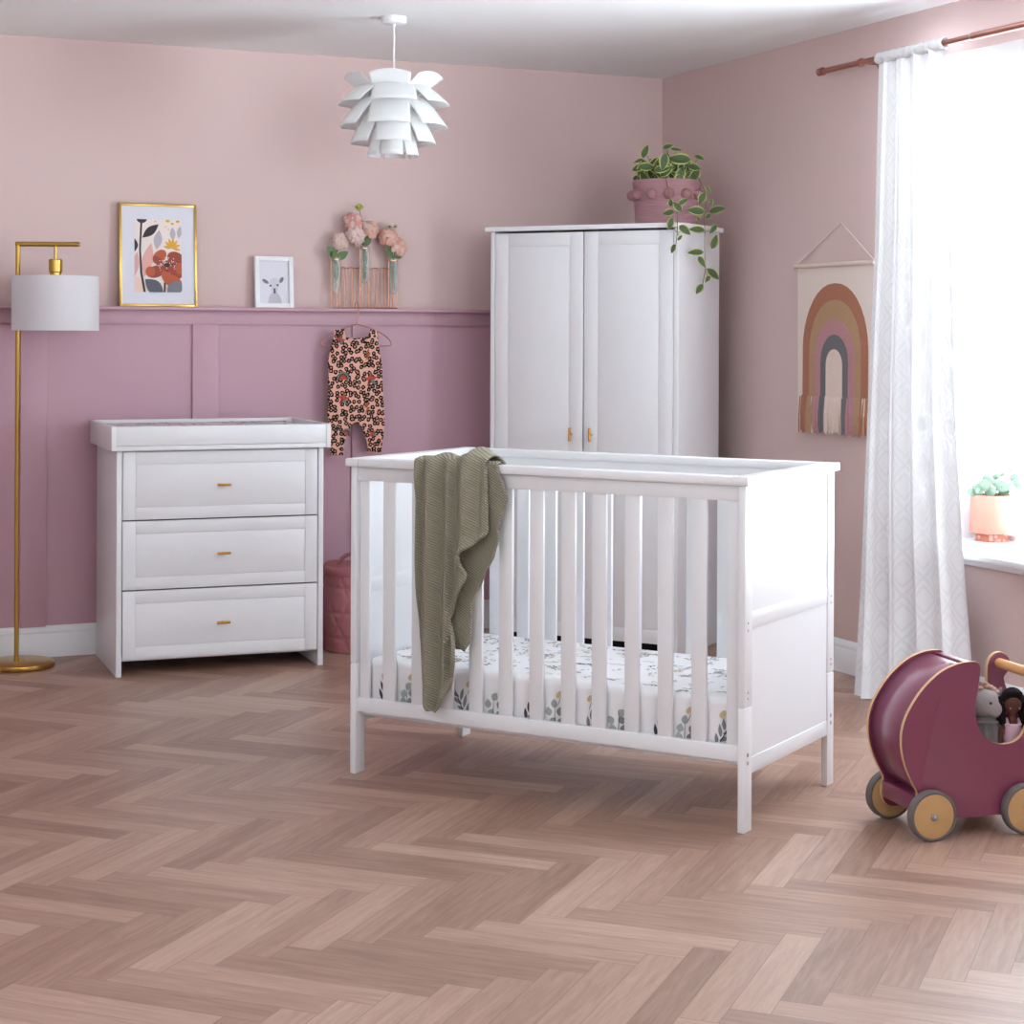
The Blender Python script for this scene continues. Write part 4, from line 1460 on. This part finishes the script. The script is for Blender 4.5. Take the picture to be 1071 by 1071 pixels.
for q in PL:
    spray_leaf(*q)
for k in range(56):      # the dense crown
    a, rr = random.uniform(0, 2 * pi), random.uniform(.02, .12)
    spray_leaf(PX + rr * cos(a), PY + rr * sin(a), PZ2 + .170 + random.uniform(0, .10), random.uniform(0, 360), random.uniform(.055, .085), random.uniform(.03, .042))
b.build('foliage', [M['vleaf'], M['vedge']], t, True, smooth=60, solid=.0006)
b = MB()
for q in PL:
    p = Vector(q[:3])
    if p.z > 1.89:
        c_ = Vector((PX + (p.x - PX) * .4, PY + (p.y - PY) * .4, PZ2 + .165))
        b.tube([c_, (c_ + p) / 2 + Vector((0, 0, .015)), p], .0013, 6)
b.build('stems', M['stem'], t, True)
VA = [(3.70, 6.69, 1.90), (3.718, 6.665, 1.955), (3.690, 6.562, 1.925), (3.681, 6.492, 1.865), (3.691, 6.5, 1.825), (3.681, 6.493, 1.763), (3.686, 6.497, 1.694), (3.683, 6.494, 1.626), (3.693, 6.502, 1.551), (3.669, 6.483, 1.485)]
VF = [(3.60, 6.70, 1.90), (3.600, 6.68, 1.955), (3.560, 6.60, 1.93), (3.490, 6.43, 1.82), (3.496, 6.381, 1.76), (3.496, 6.381, 1.684), (3.492, 6.386, 1.631)]
for v_ in (VA, VF):
    b = MB(); b.tube(v_, .0017, 8)
    for q in PL:
        p = Vector(q[:3])
        n_ = min((Vector(x) for x in v_), key=lambda x: (x - p).length)
        if (n_ - p).length < .09 and p.z < 1.87:
            b.tube([n_, p], .0011, 6)
    b.build('vine', mat('brown_stem', rgb(120, 104, 80), .7), t, True)

# ------------------------------------------------------------------ toy pram
M['pram'] = mat('plum_painted_wood', rgb(122, 50, 78), .30, vary=.02)
M['pram'].node_tree.nodes['Principled BSDF'].inputs['Coat Weight'].default_value = .8
M['pram'].node_tree.nodes['Principled BSDF'].inputs['Coat Roughness'].default_value = .3
M['birch'] = mat('birch_edge', rgb(206, 168, 124), .6, vary=.06, vscale=60)
M['wheelw'] = mat('light_plywood', rgb(190, 150, 100), .55, vary=.08, vscale=30)
M['rubber'] = mat('grey_rubber', rgb(104, 96, 94), .75)
t = thing('toy_pram', 'plum wooden toy pram with a rounded hood at the right edge', 'toy pram', (2.855, 3.847, 0), radians(-7.468))
SIDE = [(.147, .436), (.143, .443), (.136, .4465), (.124, .447), (.105, .4465), (.087, .444), (.062, .437), (.038, .427), (.012, .409), (-.011, .389), (-.030, .368), (-.047, .344), (-.061, .321), (-.071, .296), (-.076, .273), (-.0765, .250), (-.075, .229), (-.071, .209), (-.063, .183), (-.052, .159), (-.041, .138), (-.030, .119), (-.030, .108), (-.036, .095), (-.037, .075), (-.033, .058), (-.022, .044), (-.006, .038), (.012, .040), (.035, .046), (.08, .050), (.14, .048), (.212, .050), (.245, .042), (.27, .038), (.29, .046), (.302, .065), (.302, .085), (.325, .11), (.347, .15), (.358, .20), (.357, .25), (.346, .30), (.330, .345), (.322, .366), (.336, .376), (.3455, .393), (.344, .413), (.332, .428), (.313, .4345), (.294, .430), (.281, .416), (.276, .395), (.2755, .36), (.277, .33), (.276, .295), (.268, .262), (.252, .240), (.232, .231), (.205, .229), (.178, .237), (.155, .254), (.140, .280), (.133, .310), (.134, .345), (.141, .380), (.1455, .41)]
def smooth_outline(pts):
    out = []
    for i, p in enumerate(pts):
        q = pts[(i + 1) % len(pts)]
        out += [(p[0] * .78 + q[0] * .22, p[1] * .78 + q[1] * .22), (p[0] * .22 + q[0] * .78, p[1] * .22 + q[1] * .78)]
    return out


for off in (.030, .213):
    wide = .012 if off < .1 else 0
    PT = [(x + wide * min(1, max(0, (x - .20) / .06)) if (x < .2785 and z > .225) else x, z) for x, z in SIDE]
    b = MB(); b.prism(smooth_outline(PT), (0, off, 0), (1, 0, 0), (0, 0, 1), (0, .012, 0), 0, 1, bev=.0012)
    b.build('side_panel', [M['pram'], M['birch']], t, smooth=35)
HOOD = [p for p in SIDE[4:22]]
inner = []
for i, p in enumerate(HOOD):
    a = Vector(HOOD[max(i - 1, 0)]); c = Vector(HOOD[min(i + 1, len(HOOD) - 1)])
    d = (c - a).normalized()
    nrm = Vector((-d.y, d.x))
    inner.append((p[0] + nrm.x * .011, p[1] + nrm.y * .011))
b = MB()
hood_at = lambda v: inner[int(round(v * (len(inner) - 1)))]
b.grid(lambda u, v: (hood_at(v)[0], .042 + u * .171, hood_at(v)[1]), 2, len(inner) - 1)
b.build('hood', M['pram'], t, smooth=70, solid=.005)
b = MB(); b.box(.118, .142, .042, .213, .430, .441, bev=.002); b.build('hood_slat', M['pram'], t)
b = MB(); b.box(-.037, -.021, .042, .213, .068, .110, bev=.002); b.build('lower_slat', M['pram'], t)
b = MB()
b.box(-.02, .335, .042, .213, .090, .100)
b.grid(lambda u, v: (.332 + .020 * sin(v * pi * .6), .042 + u * .171, .10 + v * .20), 2, 10)
b.build('floor_board', M['pram'], t, solid=0)
b = MB(); b.cyl((.311, -.005, .404), (.311, .226, .404), .0135, n=24); b.build('handle_bar', mat('honey_wood', rgb(206, 150, 92), .4, vary=.06, vscale=40), t)
for x in (0, .268):
    b = MB(); b.cyl((x, .0, .0625), (x, .255, .0625), .006, n=14); b.build('axle', M['steel'], t)
    for y0 in (.0, .228):
        b = MB()
        prof = [(.0565, .0), (.0565, .001), (.0605, .0005), (.0642, .0035), (.0642, .0225), (.0605, .0255), (.0565, .025), (.0565, .026)]
        M_ = Matrix.Translation((x, y0, .0645)) @ Matrix.Rotation(-pi / 2, 4, 'X')
        b.lathe([(.0562, 0.001), (.0605, 0.0), (.0640, .003), (.0645, .006), (.0645, .022), (.0640, .025), (.0605, .028), (.0562, .027), (.0562, .001)], 56)
        bmesh.ops.transform(b.bm, matrix=M_, verts=b.bm.verts[:])
        tyre = b
        b = MB()
        b.lathe([(0, .0005), (.050, .0005), (.0562, .002), (.0562, .026), (.050, .0275), (0, .0275)], 48)
        bmesh.ops.transform(b.bm, matrix=M_, verts=b.bm.verts[:])
        wh = b.build('wheel', M['wheelw'], t)
        tyre.build('tyre', M['rubber'], wh)
        b = MB()
        yy = y0 - .0005 if y0 == 0 else y0 + .0285
        b.cyl((x, yy + (.002 if y0 == 0 else -.002), .0625), (x, yy - (.003 if y0 == 0 else -.003), .0625), .010, .0085, n=20)
        b.ball((x, yy - (.003 if y0 == 0 else -.003), .0625), (.0062, .005, .0062), 12, 8)
        b.build('hub_cap', M['steel'], wh)


def remesh(o, vox, it=4):
    md = o.modifiers.new('join', 'REMESH'); md.mode = 'VOXEL'; md.voxel_size = vox; md.use_smooth_shade = True
    md = o.modifiers.new('soften', 'SMOOTH'); md.factor = .5; md.iterations = it


# plush animal with a braided headband, sitting in the pram
PRM = Matrix.Translation((2.855, 3.847, 0)) @ Matrix.Rotation(radians(-7.468), 4, 'Z')
pw = lambda x, y, z: PRM @ Vector((x, y, z))
M['plush'] = mat('grey_plush', rgb(158, 150, 150), .95, bump=.4, bscale=300, spec=.1)
M['dress'] = mat('grey_muslin', rgb(120, 114, 114), .95, bump=.3, bscale=200, spec=.1)
t = thing('plush_toy', 'grey plush animal with a braided headband sitting in the pram', 'soft toy', tuple(pw(.216, .125, .1005)), radians(-7.468))
b = MB()
b.ball((-.002, 0, .218), (.045, .037, .040), 24, 16)
b.ball((.016, -.020, .204), (.026, .022, .024), 20, 12)
b.ball((0, .004, .115), (.040, .034, .075), 20, 14)
for s in (-1, 1):
    b.tube([(.030 * s, -.005, .165), (.045 * s, -.022, .13), (.036 * s, -.034, .095)], [.013, .012, .011], 12)
    b.tube([(.018 * s, -.012, .05), (.026 * s, -.045, .028), (.026 * s, -.060, .022)], [.018, .016, .014], 12)
o = b.build('body', M['plush'], t); remesh(o, .0035)
for s in (-1, 1):
    b = MB(); b.grid(lambda u, v, s=s: (s * (.034 + .022 * v), .004 - .014 * sin(pi * v) + .01 * v, .236 + (u - .5) * .040 * sin(pi * (.15 + .75 * v)) + .004 * v), 8, 8)
    b.build('ear', M['plush'], t, solid=.004)
b = MB()
for k in range(13):
    a = pi * (k / 12) * .92 + .12
    b.ball((.038 * cos(a), -.004 + .004 * sin(k * 2.1), .226 + .036 * sin(a)), (.0085, .0075, .0065), 10, 8)
b.tube([(-.012, -.004, .262), (-.016, -.006, .274), (-.004, -.006, .272), (.006, -.004, .266)], .005, 8)
b.build('headband', mat('braided_beige', rgb(186, 152, 140), .95, spec=.1), t, smooth=80)
b = MB()
for x, y in ((.034, -.0345), (-.004, -.0375)):
    b.ball((x, y, .224), .0036, 12, 8)
b.build('eyes', M['black'], t)
b = MB()
b.grid(lambda u, v: ((.036 + .022 * v + .004 * sin(2 * pi * u * 9) * v) * cos(2 * pi * u), (.032 + .018 * v + .004 * sin(2 * pi * u * 9) * v) * sin(2 * pi * u), .176 - .10 * v), 72, 12, closed=True)
b.grid(lambda u, v: ((.022 + .022 * v + .003 * sin(2 * pi * u * 7) * v) * cos(2 * pi * u), (.020 + .022 * v + .003 * sin(2 * pi * u * 7) * v) * sin(2 * pi * u), .186 - .014 * v), 56, 6, closed=True)
b.build('dress', M['dress'], t, smooth=80, solid=.0015)

# doll with long black hair
M['skin'] = mat('brown_cloth_skin', rgb(96, 60, 52), .85, spec=.2)
M['hair'] = mat('black_hair', rgb(26, 18, 20), .9, bump=.6, bscale=160, spec=.2)
M['pinkd'] = mat('pale_pink_cloth', rgb(214, 176, 188), .9, bump=.2, bscale=200, spec=.1)
t = thing('doll', 'dark haired cloth doll in a pale pink dress sitting in the pram', 'doll', tuple(pw(.276, .088, .1005)), radians(-7.468) - .25)
b = MB()
b.ball((0, 0, .222), (.024, .025, .031), 20, 14)
b.tube([(0, 0, .205), (0, 0, .176)], [.010, .010], 12)
b.ball((0, 0, .13), (.023, .017, .046), 18, 12)
for s in (-1, 1):
    b.tube([(.018 * s, 0, .166), (.034 * s, -.006, .145), (.038 * s, -.016, .115), (.032 * s, -.026, .100)], [.0085, .008, .007, .0085], 10)
    b.tube([(.012 * s, -.004, .09), (.016 * s, -.035, .070), (.017 * s, -.040, .03), (.017 * s, -.046, .015)], [.011, .010, .009, .010], 10)
o = b.build('body', M['skin'], t); remesh(o, .003, 3)
b = MB()
b.ball((.002, .007, .232), (.030, .028, .030), 20, 14)
for s in (-1, 1):
    b.tube([(.024 * s, .010, .235), (.031 * s, .006, .205), (.030 * s, .000, .178), (.024 * s, -.006, .165)], [.014, .016, .013, .007], 12)
b.tube([(-.02, -.012, .247), (0, -.018, .251), (.02, -.012, .247)], [.008, .009, .008], 10)
o = b.build('hair', M['hair'], t); remesh(o, .003, 3)
b = MB()
for x in (-.009, .009):
    b.ball((x, -.0245, .224), .0022, 10, 8)
b.build('eyes', M['black'], t)
b = MB()
for x in (-.012, .012):
    b.ball((x, -.0232, .212), (.0025, .001, .0025), 10, 8)
b.ball((0, -.026, .216), (.0025, .003, .002), 10, 8, 1)
b.build('cheeks', [mat('rosy_cheek', rgb(200, 120, 120), .9), M['skin']], t)
b = MB()
b.grid(lambda u, v: ((.0245 - .001 * v) * cos(2 * pi * u), .0185 * sin(2 * pi * u), .170 - .052 * v), 40, 8, closed=True)
b.grid(lambda u, v: ((.024 + .032 * v + .004 * sin(2 * pi * u * 8) * v) * cos(2 * pi * u), (.019 + .030 * v + .004 * sin(2 * pi * u * 8) * v) * sin(2 * pi * u), .120 - .062 * v), 64, 10, closed=True)
for s in (-1, 1):
    b.tube([(.015 * s, -.015, .166), (.016 * s, 0, .179), (.015 * s, .014, .168)], .004, 8)
b.build('dress', M['pinkd'], t, smooth=80, solid=.0015)
